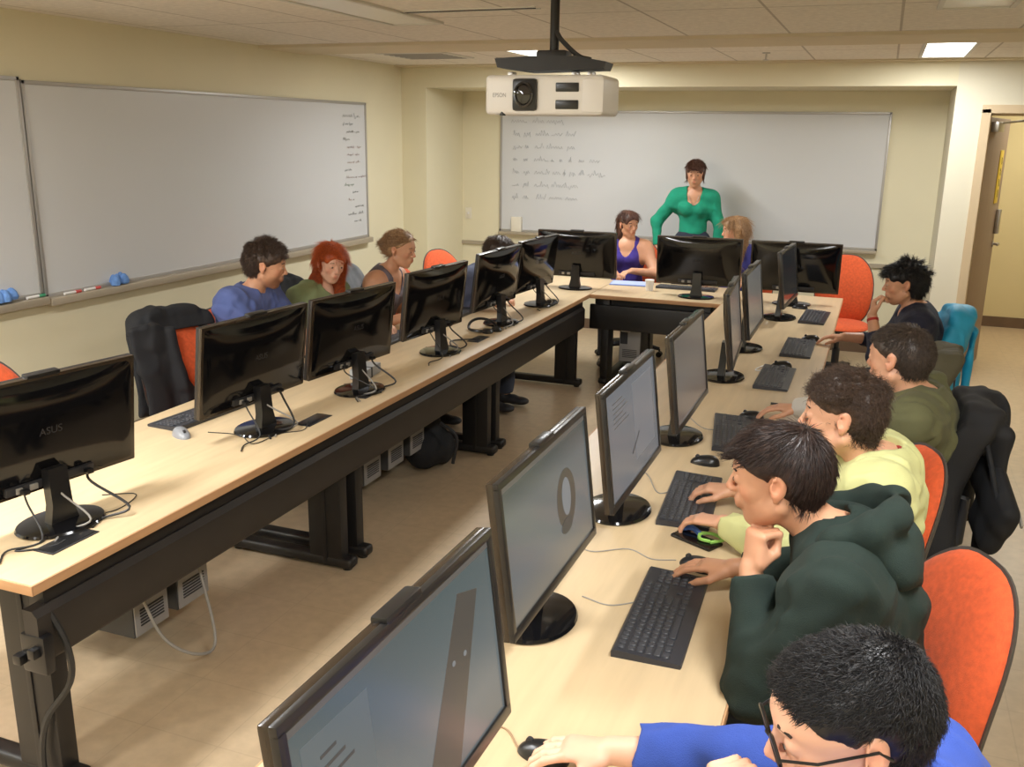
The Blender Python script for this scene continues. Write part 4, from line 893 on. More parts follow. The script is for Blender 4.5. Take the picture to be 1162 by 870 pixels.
def person(label, hip, face, neck, head, hyaw, hpitch, hroll=0, wl=None, wr=None, hl=None, hr=None, el=None, er=None, h=.008, hs=1.0, sh=.175, skin='skin', shirt=None, sleeve=1.0, pants=None, hair=None,
           fem=False, seated=True, neckline=.0, extra_shirt=None, twist=0, brow=(.03, .02, .015), beard=None, knees=None, feet=None, bulk=1.0, infl=.010, wrk=.0035, shirt_h=.009, collar=None, hoff=(0, 0)):
    """hip (x,y,z) centre of the pelvis, face = body facing angle, neck = base of the neck, head = head centre; wl/wr wrists; hl/hr = (finger dir, palm normal, curl, thumb)"""
    hip = V(*hip); neck = V(*neck); head = V(*head); a = math.radians(face); Fd = V(math.cos(a), math.sin(a), 0); Ld = V(-Fd[1], Fd[0], 0)
    a2 = math.radians(face+twist); Ls = V(-math.sin(a2), math.cos(a2), 0)
    root = thing('person', label, 'person', (hip[0], hip[1], 0)); O = (hip[0], hip[1], 0)
    spine = neck-hip; up = nrm(spine); chest = hip+spine*.68-Fd*.012; waist = hip+spine*.32-Fd*.015; front = nrm(np.cross(Ls, up))
    dr = .062 if fem else .048; SL = neck-up*dr+Ls*sh; SR = neck-up*dr-Ls*sh
    l1, l2 = (.285*hs, .255*hs)
    EL, wl_ = ik(SL, V(*wl), l1, l2, V(*el)) if wl is not None else (SL-V(0, 0, l1), SL-V(0, 0, l1+l2))
    ER, wr_ = ik(SR, V(*wr), l1, l2, V(*er)) if wr is not None else (SR-V(0, 0, l1), SR-V(0, 0, l1+l2))
    HR = rotm(hyaw, hpitch, hroll)
    kl = [hip+Fd*.44+Ld*.11-V(0, 0, .02), hip+Fd*.44-Ld*.11-V(0, 0, .02)] if seated else [V(hip[0], hip[1], .50)+Ld*.09+Fd*.01, V(hip[0], hip[1], .50)-Ld*.09+Fd*.01]
    ft = [V(kl[0][0], kl[0][1], .09)-Fd*.03, V(kl[1][0], kl[1][1], .09)-Fd*.06] if seated else [V(hip[0], hip[1], .08)+Ld*.10-Fd*.02, V(hip[0], hip[1], .08)-Ld*.10-Fd*.02]
    pts = np.array([hip, neck, head, EL, ER, wl_, wr_]+kl+ft); lo = pts.min(0)-.16; hi = pts.max(0)+.17; lo[2] = .0
    zc = min(EL[2], ER[2], wl_[2], wr_[2])-.08
    f = Field(lo, hi, h, (zc, max(h, .012)))
    infl = infl+wrk
    def torso(g, e, legs=True, cut=None):
        w_ = .86 if fem else 1.0
        g.ecap(hip, waist, Ls, (.150*bulk+e, .112*bulk+e), (.132*w_*bulk+e, .098*bulk+e), .04)
        g.ecap(waist, chest, Ls, (.132*w_*bulk+e, .098*bulk+e), (.150*w_*bulk+e, .108*bulk+e), .05)
        g.ecap(chest, neck-up*.07, Ls, (.150*w_*bulk+e, .108*bulk+e), (.130*w_*bulk+e, .080*bulk+e), .07)
        g.ell(neck-up*.115-front*.022, (V(.082, .150*(sh/.175), .115)*bulk+e), np.stack([front, Ls, up], 1), .06)
        for S in (SL, SR): g.cap(neck-up*.030, S-up*.005, .052*bulk+e, .048*bulk+e, .07)
        if fem:
            for y in (-1, 1): g.ell(chest+front*.085+Ls*y*.062-up*.0, V(.052, .055, .055)+e, np.stack([front, Ls, up], 1), .03)
    def arm(g, S, E_, W_, e, t=2.0, loose=0):
        if t <= 1: g.cap(S, S+(E_-S)*t, .056*bulk+e, .054*bulk+e, .10, cut=(S+(E_-S)*(t*1.0), nrm(E_-S))); return
        g.cap(S, E_, .050*bulk+e, .041*bulk+e+loose, .09); tt = min(t-1, 1); Wt = E_+(W_-E_)*tt
        g.cap(E_, Wt, .042*bulk+e+loose, (.042+(.027-.042)*tt)*bulk+e*.8+loose*.6, .02, cut=(Wt, nrm(W_-E_)) if e > 0 else None)
    torso(f, 0)
    for S, E_, W_ in ((SL, EL, wl_), (SR, ER, wr_)):
        arm(f, S, E_, W_, 0)
    nk0 = neck-up*.03; nk1 = head+HR@V(-.022, 0, -.055)*hs
    f.cap(nk0, nk1, .056*hs*(.88 if fem else 1), .052*hs*(.85 if fem else 1), .03)
    for k_, (K, A_) in enumerate(zip(kl, ft)):
        H0 = hip+Ld*(.09 if k_ == 0 else -.09); f.cap(H0, K, .085, .058, .03); f.cap(K, A_, .056, .036, .02)
    _, tint = head_prims(f, head, HR, hs, fem, .85 if fem else 1.05)
    P = lambda x, y, z: head+HR@(V(x, y, z)*hs)
    for W_, E_, hd_, sd in ((wl_, EL, hl, 1), (wr_, ER, hr, -1)):
        if hd_ is None: hd_ = (W_-E_, V(0, 0, -1) if abs(nrm(W_-E_)[2]) < .8 else -front, (15, 20, 15), .4)
        fd, pn_, cu, th = hd_; hand_prims(f, W_, V(*fd), V(*pn_), sd, cu, hs, thumb=th)
    if beard: tint.append((P(.05, 0, -.075), V(.06, .065, .038)*hs, beard, .75)); tint.append((P(.10, 0, -.040), V(.012, .024, .006)*hs, beard, .6))
    f.mesh('body', M[skin], root, O, tint)
    # eyes and eyebrows
    for y in (-1, 1):
        cE = P(.0775, y*.031, .0085); g = MB(); q = cE-np.array(O)
        g.lathe([(.0148*math.sin(a_)*hs, -.0148*math.cos(a_)*hs) for a_ in [k*PI/8 for k in range(0, 9)]], 14, (0, 0, 0)); mt = Matrix([list(r) for r in HR]).to_4x4(); mt.translation = q
        e_ = MB().lathe([(max(.0001, .0145*math.sin(a_))*hs, .0145*math.cos(a_)*hs) for a_ in [k*PI/10 for k in range(0, 6)]], 14).xf(mt @ Matrix.Translation((.0012, 0, -.001)) @ Matrix.Diagonal((1, .62, .38, 1)) @ Matrix.Rotation(PI/2, 4, 'Y')); e = e_.build('eye', M['eyew'], root)
        MB().lathe([(.0052, 0), (.004, .0012), (.0001, .0016)], 14).xf(mt @ Matrix.Translation((.0145*hs, 0, -.001)) @ Matrix.Rotation(PI/2, 4, 'Y')).build('iris', M['iris'], e)
        bp = [P(.0895, y*.011, .031)-O, P(.0905, y*.026, .036)-O, P(.0815, y*.046, .031)-O]; MB().tube(bp, [.0038, .0042, .002], 6).build('eyebrow', M['brow_'+('d' if brow[0] < .05 else 'r')], root)
    # trousers
    if pants is not None:
        lo2 = np.minimum.reduce([hip-V(.22, .22, .2)]+[k-.12 for k in kl]+[k-.1 for k in ft]); hi2 = np.maximum.reduce([hip+V(.22, .22, .2)]+[k+.12 for k in kl]+[k+.1 for k in ft]); lo2[2] = .0
        g = Field(lo2, hi2, .013); g.ecap(hip-up*.01, hip+up*.07, Ls, (.165, .122), (.150, .112), .04)
        for k_, (K, A_) in enumerate(zip(kl, ft)):
            H0 = hip+Ld*(.09 if k_ == 0 else -.09); g.cap(H0, K, .100, .073, .03); g.cap(K, A_, .072, .058, .02, cut=(A_, (0, 0, -1)))
        g.noise(.004, 20, 3); g.mesh('trousers', pants, root, O)
        for k_, A_ in enumerate(ft):
            g = Field(A_+V(-.25, -.25, -.1), A_+V(.25, .25, .1), .009); b0 = V(A_[0], A_[1], .045)
            g.ecap(b0-Fd*.05, b0+Fd*.06, Ld, (.042, .038), (.048, .034), .02); g.ell(b0+Fd*.12-V(0, 0, .008), V(.07, .048, .030), np.stack([Fd, Ld, V(0, 0, 1)], 1), .03); g.cap(b0-Fd*.02, b0+V(0, 0, .06)-Fd*.02, .04, .042, .02); g.plane((0, 0, .004), (0, 0, -1)); g.mesh('shoe', M['matte'], root, O)
    # shirt
    if shirt is not None:
        ps = np.array([hip, neck, SL, SR]+([EL, ER] if sleeve > .3 else [])+([wl_, wr_] if sleeve > 1 else [])); lo3 = ps.min(0)-.15; hi3 = ps.max(0)+.14; lo3[2] = max(lo3[2], hip[2]-.13)
        for E_ in (EL, ER): lo3[2] = min(lo3[2], E_[2]-.08) if sleeve > .9 else lo3[2]
        g = Field(lo3, hi3, shirt_h); torso(g, infl)
        if sleeve > 0:
            for S, E_, W_ in ((SL, EL, wl_), (SR, ER, wr_)): arm(g, S, E_, W_, infl, sleeve, .004 if sleeve > 1 else 0)
        g.F -= 0
        # neckline opening
        nd = nrm(up*.75+front*.66); nc = neck+up*.015
        if neckline: g.ell(neck+up*.035+front*.035-up*neckline*.5, V(.075+neckline*.25, .058+neckline*.15, .055+neckline), np.stack([front, Ls, up], 1), .01, 'sub')
        else: g.ell(neck+up*.045+front*.01, V(.066, .062, .05), np.stack([front, Ls, up], 1), .01, 'sub')
        if extra_shirt: extra_shirt(g, dict(hip=hip, neck=neck, chest=chest, waist=waist, front=front, Ls=Ls, up=up, SL=SL, SR=SR, EL=EL, ER=ER, wl=wl_, wr=wr_, P=P, HR=HR))
        g.noise(wrk*1.0, 17, int(abs(hip[1])*100) % 97, (1, 1, .8), 2); g.noise(wrk*1.6, 38, 5, (.5, 1.4, 1), 2); g.mesh('shirt', shirt, root, O)
    if collar: collar(root, O, dict(neck=neck, front=front, Ls=Ls, up=up, P=P, HR=HR, SL=SL, SR=SR, wl=wl_, wr=wr_, EL=EL, ER=ER, chest=chest))
    if hair: hair(root, O, head, HR, hs, h)
    return root
def hair_base(head, R, s, h, t, lowb=-.07, lowf=-.01, hline=.062, side=.018, add=None, noise=(.002, 60), ext=(.17, .17, .17, .17), face=True, streak=(1, 1, 1), seed=1, longh=False):
    """cap of hair of thickness t; returns the Field. head-frame cutters: face opening, nape plane"""
    P = lambda x, y, z: head+R@(V(x, y, z)*s)
    f = Field(head-V(ext[0], ext[1], ext[2])*s, head+V(ext[0], ext[1], ext[3])*s, max(h*.8, .0045))
    f.ell(P(-.016, 0, .035), (V(.094, .074, .080)+t)*s, R, .01); f.ell(P(.030, 0, .036), (V(.056, .063, .062)+t*.9)*s, R, .03)
    f.cap(P(-.055, 0, .0), P(-.05, 0, -.04), (.055+t*.8)*s, (.045+t*.5)*s, .03)
    f.plane(P(-.09, 0, lowb), R@nrm((-.0, 0, -1))) ; f.plane(P(.0, 0, lowf), R@nrm(V(.75, 0, -.75)))
    if face:
        f.ell(P(.105, 0, hline-.09), V(.088, .070, .092)*s, R, .022, 'sub')
        for y in (-1, 1): f.ell(P(.045+side*0, y*.10, -.02), V(.05, .05, .055)*s, R, .02, 'sub')
        for y in (-1, 1): f.ell(P(-.008, y*.092, -.004), V(.027, .029, .036)*s, R, .008, 'sub')
    if add: add(f, P)
    f.noise(noise[0], noise[1], seed, streak)
    if face: f.ell(P(.107, 0, hline-.094), V(.086, .069, .090)*s, R, .001, 'sub')
    for y in (-1, 1): f.ell(P(-.008, y*.094, -.006), V(.024, .026, .032)*s, R, .001, 'sub') if not longh else None
    return f
M['brow_d'] = mat('dark_brow_hair', (.03, .02, .015), .6); M['brow_r'] = mat('light_brow_hair', (.25, .12, .06), .6)
def flow_from(head, R, s, O, crown=(-.055, 0, .10), fwd=0.0, down=0.0, swirl=0):
    c = head+R@(V(*crown)*s)-np.array(O); Fv = R@V(1, 0, 0)
    def fl(P):
        d = P-c; d /= np.linalg.norm(d, axis=1)[:, None]+1e-9; d = d+Fv*fwd-V(0, 0, 1)*down
        if swirl: d = d+np.cross(d, R@V(0, 0, 1))*swirl
        return d
    return fl
HM = dict(blk=hairm('black_hair', (.018, .016, .017), (.005, .005, .006)), dbr=hairm('dark_brown_hair', (.045, .024, .018), (.012, .006, .005)), br=hairm('brown_hair', (.10, .06, .04), (.035, .02, .013)),
          br2=hairm('grey_brown_hair', (.085, .06, .045), (.03, .02, .015)), red=hairm('red_hair', (.62, .12, .02), (.32, .05, .012)), bl=hairm('dark_blond_hair', (.50, .30, .15), (.24, .13, .06)), chest=hairm('chestnut_hair', (.12, .05, .03), (.05, .02, .012)))
def mk_hair(m, t, n, length, kw={}, fkw={}, skw={}, bun=None):
    def go(root, O, head, R, s, h):
        f = hair_base(head, R, s, h, t, **kw); o = f.mesh('hair', HM[m], root, O)
        if n: strands('hair', HM[m], root, o, n, length, flow_from(head, R, s, O, **fkw), hf=(head-np.array(O), R, s, kw.get('hline', .062)-.004), **skw)
    return go
def glasses(root, O, d):
    P = d['P']; g = MB()
    for y in (-1, 1):
        cx = [tuple(P(.104, y*.033+.024*math.cos(a), .006+.017*math.sin(a))-O) for a in [k*2*PI/24 for k in range(25)]]; g.tube(cx, .003, 6)
        g.tube([tuple(P(.103, y*.057, .010)-O), tuple(P(.06, y*.080, .012)-O), tuple(P(-.015, y*.084, .014)-O), tuple(P(-.03, y*.080, -.005)-O)], .0024, 6)
    g.tube([tuple(P(.105, -.010, .010)-O), tuple(P(.108, 0, .013)-O), tuple(P(.105, .010, .010)-O)], .002, 6)
    g.build('glasses', M['gloss2'], root)
fist = (78, 98, 40)
# ---- P1: bottom right, bright blue shirt
H1 = rotm(192, 38, 4)
person('person in a bright blue shirt and black glasses at the bottom right corner, looking down', (.20, 1.20, .58), 180, (.115, 1.235, 1.04), (.035, 1.235, 1.165), 198, 17, 2,
       wl=(-.115, 1.145, 1.0), wr=(-.40, 1.535, .795), hl=((-.15, .15, 1), (.9, .35, -.1), fist, 1.3), hr=((-1, -.12, -.12), (0, 0, -1), (12, 22, 14), .6), el=(-.2, -.6, -1), er=(.2, .6, -.7), h=.0048, hs=1.05, sh=.19,
       skin='skin3', shirt=cloth('bright_blue_cotton', (.035, .085, .42)), sleeve=1.74, pants=cloth('dark_denim', (.03, .035, .05)), infl=.013, wrk=.005, shirt_h=.008, twist=-8,
       hair=mk_hair('blk', .006, 15000, .014, dict(lowb=-.055, lowf=-.005, hline=.060, noise=(.0015, 90)), dict(crown=(-.078, -.012, .075), swirl=.4), dict(width=.0009, lift=.004, segs=3, jit=.35)),
       collar=glasses)
# ---- P2: dark green hoodie, chin on fist
GRN = mat('dark_green_fleece', (.012, .026, .020), .9, noise=.25, nscale=14, bump=.3, bscale=500)
def hood(root, O, d):
    L, n = d['Ls'], d['neck']; A = lambda x, y, z: n+V(-1, 0, 0)*(x*1.12-.022)+L*y*1.1+V(0, 0, 1)*(z*1.05+.024)
    g = Field(n-V(.14, .22, .22), n+V(.34, .22, .20), .006)
    for s in (1, -1):
        P_ = [A(.085, .035*s, -.095), A(.070, .080*s, -.04), A(.02, .098*s, .012), A(-.045, .085*s, .045), A(-.085, .045*s, .060)]; r = [.014, .021, .026, .030, .032]
        for k in range(4): g.cap(P_[k], P_[k+1], r[k], r[k+1], .02)
        g.cap(A(-.045, .090*s, .020), A(-.105, .080*s, -.045), .028, .026, .04); g.cap(A(-.105, .08*s, -.045), A(-.125, .0, -.095), .026, .024, .05)
    g.cap(A(-.088, .05, .060), A(-.088, -.05, .060), .036, .036, .02); g.ell(A(-.105, 0, -.03), V(.050, .100, .065), None, .04)
    g.ell(A(-.11, 0, .055), V(.05, .055, .028), None, .02, 'sub')
    g.ell(A(.0, 0, .08), V(.080, .064, .12), None, .012, 'sub'); g.noise(.005, 30, 4, (1, 1, 1), 2); g.mesh('hood', GRN, root, O)
def fringe2(f, P):
    f.cap(P(.02, .03, .102), P(.080, .03, .074), .020, .013, .02); f.cap(P(.02, -.03, .102), P(.082, -.025, .072), .020, .012, .02); f.cap(P(.088, -.03, .066), P(.090, .03, .064), .009, .009, .015)
person('person in a dark green hooded sweatshirt resting the chin on a fist', (.12, 2.16, .57), 180, (-.015, 2.14, 1.06), (-.155, 2.125, 1.19), 178, 9, 2,
       wl=(-.19, 2.05, .985), wr=(-.27, 2.42, .805), hl=((.05, .18, 1), (.75, .6, .1), fist, 1.3), hr=((-1, .12, -.12), (0, 0, -1), (10, 18, 14), .6), el=(-.25, -.35, -1), er=(.2, .7, -.6), h=.0048, hs=1.03, sh=.17,
       skin='skin2', shirt=GRN, sleeve=1.93, pants=cloth('denim', (.04, .055, .08)), infl=.017, wrk=.005, shirt_h=.008, collar=hood, beard=(.72, .66, .62),
       hair=mk_hair('dbr', .011, 9000, .030, dict(lowb=-.062, lowf=-.012, hline=.050, noise=(.002, 60), add=fringe2), dict(crown=(-.06, 0, .10), fwd=.15), dict(width=.0012, lift=.0005, segs=5, jit=.07, droop=.0)))
# ---- P3: pale yellow shirt, curly hair
ycl = cloth('pale_yellow_cotton', (.66, .66, .30), .1)
redt = cloth('red_cotton', (.5, .03, .02))
def col3(root, O, d):
    n, f, u, L = d['neck']-np.array(O), d['front'], d['up'], d['Ls']
    pts = [n+u*.006+f*(.058*math.cos(a)+.006)+L*.060*math.sin(a)-u*.040*math.cos(a)**1 for a in [k*2*PI/28 for k in range(29)]]
    MB().tube([tuple(p) for p in pts], .009, 8).build('undershirt_collar', redt, root)
    MB().tube([tuple(p-u*.006+(p-n)*.24-u*.004) for p in pts[3:26]], .010, 8).build('shirt_collar', ycl, root)
def curls(f, P):
    rnd = np.random.RandomState(5)
    for k in range(46):
        th = rnd.rand()*2*PI; ph = rnd.rand()*1.25; x, y, z = math.sin(ph)*math.cos(th), math.sin(ph)*math.sin(th), math.cos(ph)
        f.ell(P(-.012+.096*x, .078*y, .035+.084*z), V(.022, .022, .016), None, .008)
person('person in a pale yellow shirt with curly dark hair typing with both hands', (.03, 2.88, .57), 182, (.075, 2.775, 1.05), (-.040, 2.735, 1.18), 178, 4, 0,
       wl=(-.345, 2.72, .805), wr=(-.36, 3.02, .805), hl=((-1, .28, -.08), (0, 0, -1), (22, 34, 20), .5), hr=((-1, .0, -.08), (0, 0, -1), (22, 34, 20), .5), el=(.2, -.6, -.8), er=(.2, .6, -.8), h=.0052, hs=1.02, sh=.18,
       skin='skin', shirt=ycl, sleeve=1.92, pants=cloth('grey_trousers', (.06, .06, .07)), infl=.016, wrk=.006, shirt_h=.008, collar=col3,
       hair=mk_hair('br', .006, 7000, .028, dict(lowb=-.065, lowf=-.02, hline=.060, noise=(.004, 70), add=curls), dict(crown=(-.05, 0, .10), swirl=.3), dict(width=.0013, lift=.004, segs=5, jit=.5, wave=.006)))
# ---- P4: olive sweater, white cuff
whc = cloth('white_cotton', (.90, .89, .86), .03)
def cuff4(root, O, d):
    a = d['wr']-np.array(O); b = a+nrm(d['ER']-d['wr'])*.085; MB().tube([tuple(a+(a-b)*.1), tuple(a+(b-a)*.5), tuple(a+(b-a)*1.25)], [.043, .049, .054], 20).build('shirt_cuff', whc, root)
    n, f, u, L = d['neck']-np.array(O), d['front'], d['up'], d['Ls']
    pts = [n+u*.02+f*(.060*math.cos(a_))+L*.062*math.sin(a_)-u*.03*math.cos(a_) for a_ in [k*2*PI/28 for k in range(29)]]; MB().tube([tuple(p) for p in pts], .011, 8).build('sweater_collar', OLV, root)
OLV = cloth('olive_wool', (.125, .125, .055))
person('person in an olive sweater with a white cuff reaching for a mouse, partly hidden', (.17, 3.66, .57), 172, (.215, 3.62, 1.035), (.12, 3.60, 1.175), 152, 6, 0,
       wl=(-.22, 3.62, .80), wr=(-.27, 4.08, .81), hl=((-1, .2, -.1), (0, 0, -1), (25, 35, 20), .5), hr=((-1, .05, -.08), (0, 0, -1), (14, 22, 14), .6), el=(.2, -.6, -.8), er=(.2, .7, -.6), h=.0065, hs=1.05, sh=.18,
       skin='skin', shirt=OLV, sleeve=1.75, pants=cloth('dark_trousers', (.03, .03, .035)), infl=.016, wrk=.006, collar=cuff4,
       hair=mk_hair('br2', .006, 6000, .020, dict(lowb=-.055, lowf=-.01, hline=.062, noise=(.002, 80)), dict(crown=(-.06, 0, .10)), dict(width=.0014, lift=.003, segs=3, jit=.3)))
# ---- P5: navy top, short messy black hair
def messy(f, P):
    rnd = np.random.RandomState(9)
    f.ell(P(-.075, 0, -.01), V(.045, .055, .06), None, .03); f.cap(P(.07, -.03, .085), P(.095, .03, .065), .020, .018, .02)
    for k in range(26):
        th = rnd.rand()*2*PI; ph = rnd.rand()*1.5; x, y, z = math.sin(ph)*math.cos(th), math.sin(ph)*math.sin(th), math.cos(ph)
        f.cap(P(-.02+.088*x, .078*y, .035+.082*z), P(-.03+.104*x, .092*y, .038+.098*z), .018, .010, .01)
def bracelet(root, O, d):
    a = d['wl']-np.array(O); v = nrm(d['EL']-d['wl']); MB().tube([tuple(a+v*.02), tuple(a+v*.035)], [.031, .0315], 16).build('wristband', redt, root)
person('person in a navy top with short black hair holding a hand to the mouth', (.27, 5.66, .57), 186, (.245, 5.61, 1.035), (.165, 5.585, 1.17), 184, 8, 0,
       wl=(.02, 5.49, 1.0), wr=(-.115, 5.83, .80), hl=((.02, .12, 1), (1, .1, .2), (50, 60, 40), .7), hr=((-1, .1, -.08), (0, 0, -1), (14, 22, 14), .6), el=(.1, -.5, -1), er=(.2, .6, -.5), h=.0065, hs=.98, sh=.16, fem=True,
       skin='skin2', shirt=cloth('navy_jersey', (.012, .014, .035)), sleeve=1.6, pants=cloth('denim_2', (.04, .05, .08)), infl=.008, wrk=.003, neckline=.035, collar=bracelet,
       hair=mk_hair('blk', .012, 4000, .03, dict(lowb=-.085, lowf=-.04, hline=.052, noise=(.004, 60), add=messy), dict(crown=(-.04, 0, .10)), dict(width=.0015, lift=.004, segs=4, jit=.4)))
# ---- left side: man in blue tee
def beardf(root, O, d):
    pass
def tuft(f, P):
    rnd = np.random.RandomState(3)
    for k in range(30):
        th = rnd.rand()*2*PI; ph = rnd.rand()*1.3; x, y, z = math.sin(ph)*math.cos(th), math.sin(ph)*math.sin(th), math.cos(ph)
        f.ell(P(-.012+.098*x, .082*y, .035+.090*z), V(.022, .022, .02), None, .01)
person('man in a blue T-shirt with dark hair and beard sitting on the left side', (-3.30, 4.30, .57), 5, (-3.245, 4.335, 1.06), (-3.145, 4.36, 1.215), 28, 12, 0,
       wl=(-2.80, 4.52, .80), wr=(-2.80, 4.20, .80), hl=((1, -.1, -.1), (0, 0, -1), (20, 30, 20), .5), hr=((1, .1, -.1), (0, 0, -1), (20, 30, 20), .5), el=(-.1, .12, -1), er=(-.1, -.12, -1), h=.0075, hs=1.04, sh=.185,
       skin='skin2', shirt=cloth('blue_cotton', (.10, .14, .36)), sleeve=.6, pants=cloth('dark_trousers_2', (.03, .03, .035)), infl=.013, wrk=.005, beard=(.22, .14, .10),
       hair=mk_hair('br', .012, 5000, .024, dict(lowb=-.06, lowf=-.03, hline=.062, noise=(.004, 70), add=tuft), dict(crown=(-.05, 0, .10)), dict(width=.0015, lift=.007, segs=4, jit=.45, wave=.004)))
# ---- red-haired woman
def longred(f, P):
    f.ecap(P(-.06, .03, -.02), P(-.045, .045, -.20), (0, 1, 0), (.065, .045), (.05, .03), .03)
    f.ecap(P(-.055, -.04, -.0), P(-.03, -.062, -.20), (0, 1, 0), (.045, .035), (.032, .026), .03); f.cap(P(-.03, -.065, -.12), P(.03, -.085, -.27), .032, .020, .03)
    f.cap(P(-.035, .075, -.04), P(.035, .08, -.24), .030, .022, .03); f.cap(P(.01, .078, .04), P(-.03, .085, -.06), .018, .022, .02)
person('red-haired woman in a green T-shirt, smiling and looking down', (-3.22, 4.93, .57), -8, (-3.165, 4.925, 1.02), (-3.065, 4.895, 1.170), -34, 16, 4,
       wl=(-2.80, 4.98, .81), wr=(-2.92, 4.62, .80), hl=((1, -.2, -.1), (0, 0, -1), (20, 30, 20), .5), hr=((1, .3, .1), (0, .3, -1), (20, 30, 20), .5), el=(-.1, .12, -1), er=(-.1, -.15, -1), h=.0068, hs=.97, sh=.155, fem=True,
       skin='skin3', shirt=cloth('sage_green_cotton', (.27, .33, .16)), sleeve=.95, pants=cloth('black_trousers', (.02, .02, .025)), infl=.010, wrk=.004, neckline=.03, brow=(.3, .1, .05),
       hair=mk_hair('red', .012, 7000, .07, dict(lowb=-.5, lowf=-.5, hline=.054, noise=(.004, 45), longh=True, add=longred, ext=(.2, .2, .36, .17), streak=(1, 1, .3)), dict(crown=(-.03, 0, .12), down=.9), dict(width=.0016, lift=.006, segs=6, jit=.2, wave=.004, long_=True)))
# ---- blond woman, bare shoulders
def bun(f, P):
    f.ell(P(-.115, .0, .02), V(.032, .030, .034), None, .02); f.cap(P(-.12, .01, .04), P(-.14, .02, .0), .014, .008, .01)
person('woman with tied-back dark blond hair and bare shoulders on the left side', (-3.11, 5.47, .57), 2, (-2.985, 5.455, 1.055), (-2.885, 5.455, 1.20), 0, 10, 0,
       wl=(-2.68, 5.50, .80), wr=(-2.74, 5.25, .81), hl=((1, -.3, -.1), (0, 0, -1), (25, 35, 20), .5), hr=((1, .3, -.1), (0, 0, -1), (25, 35, 20), .5), el=(-.1, .12, -1), er=(-.1, -.15, -1), h=.0075, hs=.98, sh=.16, fem=True,
       skin='skin2', shirt=cloth('floral_grey_cotton', (.20, .17, .20), .5), sleeve=0, pants=cloth('denim_3', (.05, .06, .09)), infl=.005, wrk=.002, neckline=.115, brow=(.3, .1, .05),
       hair=mk_hair('bl', .010, 4000, .05, dict(lowb=-.045, lowf=.0, hline=.060, noise=(.002, 60), add=bun, ext=(.2, .2, .17, .17)), dict(crown=(.05, 0, .10), fwd=-.9), dict(width=.0015, lift=.002, segs=4, jit=.12)))
# ---- hidden person behind the fifth monitor
person('dark-haired person of whom only the top of the head shows above the fifth left monitor', (-2.86, 6.13, .57), 0, (-2.62, 6.22, .97), (-2.50, 6.22, 1.105), 0, 25, 0,
       wl=(-2.52, 6.28, .80), wr=(-2.52, 5.98, .80), hl=((1, -.3, -.1), (0, 0, -1), (25, 35, 20), .5), hr=((1, .3, -.1), (0, 0, -1), (25, 35, 20), .5), el=(-.1, .12, -1), er=(-.1, -.15, -1), h=.009, hs=1.0, sh=.17,
       skin='skin', shirt=cloth('grey_blue_cotton', (.10, .12, .20)), sleeve=1.9, pants=cloth('denim_4', (.05, .06, .09)), infl=.012,
       hair=mk_hair('br', .016, 2500, .03, dict(noise=(.003, 70)), {}, dict(width=.0018, lift=.004, segs=3, jit=.3)))
# ---- woman in purple top at the cross desk
def longbr(f, P):
    f.ecap(P(-.065, .0, .0), P(-.06, .02, -.16), (0, 1, 0), (.07, .04), (.05, .03), .03); f.cap(P(-.04, -.06, -.02), P(-.02, -.085, -.20), .030, .022, .03); f.cap(P(-.055, .055, -.02), P(-.06, .06, -.14), .028, .02, .03)
person('woman in a purple-blue strappy top sitting at the cross desk', (-2.04, 8.13, .57), -84, (-2.045, 8.12, 1.045), (-2.035, 8.09, 1.185), -45, 8, -3,
       wl=(-1.93, 7.86, .815), wr=(-2.13, 7.84, .815), hl=((-.6, -1, -.1), (0, 0, -1), (25, 35, 20), .5), hr=((.8, -.6, -.1), (0, 0, -1), (25, 35, 20), .5), el=(.8, .1, -.6), er=(-.8, .1, -.6), h=.008, hs=.95, sh=.155, fem=True,
       skin='skin2', shirt=cloth('purple_blue_jersey', (.06, .035, .30)), sleeve=0, pants=cloth('denim_5', (.05, .06, .09)), infl=.006, wrk=.002, neckline=.105,
       hair=mk_hair('chest', .012, 3500, .06, dict(lowb=-.5, lowf=-.5, hline=.060, noise=(.002, 60), longh=True, add=longbr, ext=(.2, .2, .30, .17)), dict(crown=(-.02, 0, .12), down=.7), dict(width=.0018, lift=.003, segs=4, jit=.15)))
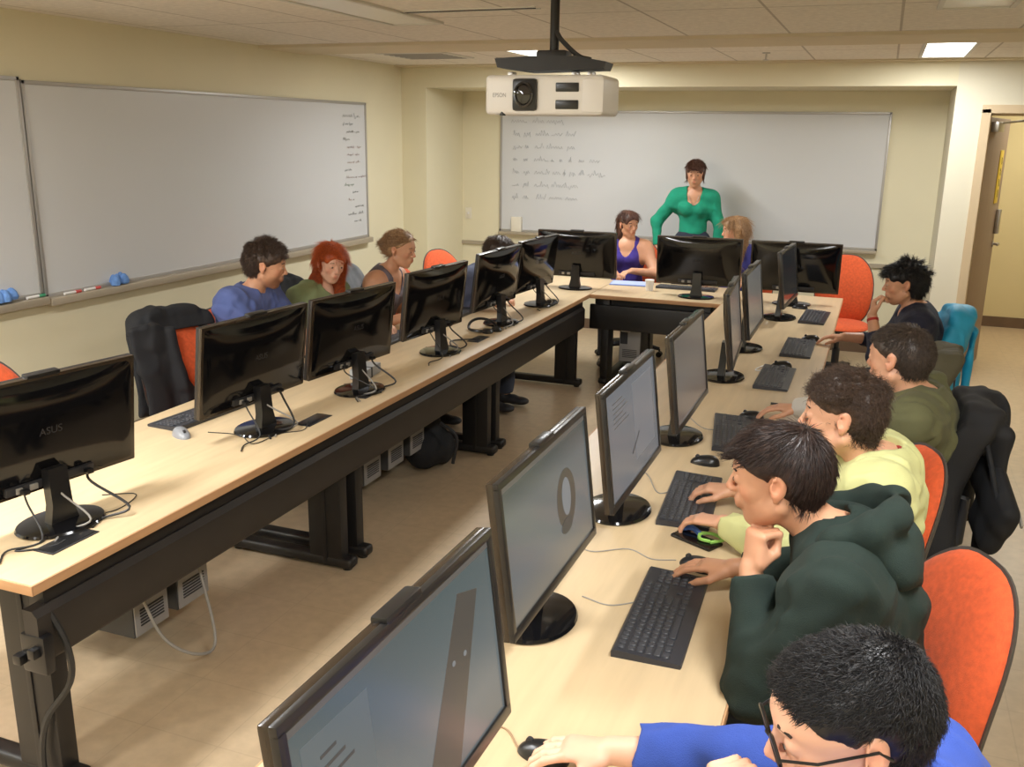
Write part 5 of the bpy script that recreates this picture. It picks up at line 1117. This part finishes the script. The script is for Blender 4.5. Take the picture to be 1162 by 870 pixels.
# ---- long-haired woman, right of the teacher
def longlt(f, P):
    f.ecap(P(-.06, .02, .0), P(-.05, .03, -.24), (0, 1, 0), (.08, .045), (.065, .035), .03); f.cap(P(-.01, .078, .02), P(.0, .09, -.24), .030, .026, .03)
person('woman with long light brown hair in profile behind the middle back monitor', (-1.10, 8.16, .57), -105, (-1.09, 8.14, 1.03), (-1.12, 8.09, 1.175), 200, 8, 0,
       wl=(-.98, 7.80, .82), wr=(-1.28, 7.78, .82), hl=((-.3, -1, -.1), (0, 0, -1), (25, 35, 20), .5), hr=((.2, -1, -.1), (0, 0, -1), (25, 35, 20), .5), el=(.8, .1, -.6), er=(-.8, .1, -.6), h=.0085, hs=.97, sh=.155, fem=True,
       skin='skin', shirt=cloth('blue_violet_jersey', (.05, .05, .28)), sleeve=.6, pants=cloth('denim_6', (.05, .06, .09)), infl=.008, wrk=.002, neckline=.05,
       hair=mk_hair('bl', .014, 3500, .09, dict(lowb=-.5, lowf=-.5, hline=.056, noise=(.003, 50), longh=True, add=longlt, ext=(.2, .2, .34, .17)), dict(crown=(-.02, 0, .12), down=1.0), dict(width=.002, lift=.003, segs=5, jit=.15)))
# ---- standing teacher in green
def bob(f, P):
    f.cap(P(-.01, .074, .05), P(.0, .072, -.045), .018, .013, .02); f.cap(P(-.01, -.074, .05), P(.0, -.072, -.045), .018, .013, .02); f.cap(P(.08, -.04, .075), P(.088, .025, .062), .011, .009, .02)
def lanyard(root, O, d):
    n, f, u, L = d['neck']-np.array(O), d['front'], d['up'], d['Ls']
    wire([tuple(n+L*.05+f*.02+u*.02), tuple(n+L*.04+f*.095-u*.05), tuple(n+f*.118-u*.12), tuple(n-L*.04+f*.095-u*.05), tuple(n-L*.05+f*.02+u*.02)], .0022).build('necklace', M['metal'], root)
person('standing woman in a green sweater in front of the far whiteboard', (-1.60, 8.78, .96), -82, (-1.60, 8.76, 1.455), (-1.595, 8.71, 1.61), -84, 12, 0,
       wl=(-1.83, 8.66, 1.00) if 0 else (-1.37, 8.70, .88), wr=(-1.90, 8.66, .93), hl=((.05, -.1, -1), (-1, 0, 0), (20, 25, 15), .4), hr=((.5, -.5, -.8), (.6, 0, -.5), (20, 25, 15), .4), el=(.7, .3, .0), er=(-1, .3, -.1), h=.008, hs=1.0, sh=.152, fem=True, seated=False,
       skin='skin2', shirt=cloth('emerald_green_knit', (.008, .33, .19)), sleeve=1.9, pants=cloth('dark_blue_trousers', (.03, .035, .06)), infl=.007, wrk=.003, neckline=.095, collar=lanyard, bulk=.9,
       hair=mk_hair('chest', .010, 4000, .04, dict(lowb=-.085, lowf=-.5, hline=.052, noise=(.002, 60), longh=True, add=bob), dict(crown=(-.03, 0, .12), down=.5), dict(width=.0018, lift=.003, segs=4, jit=.15)))
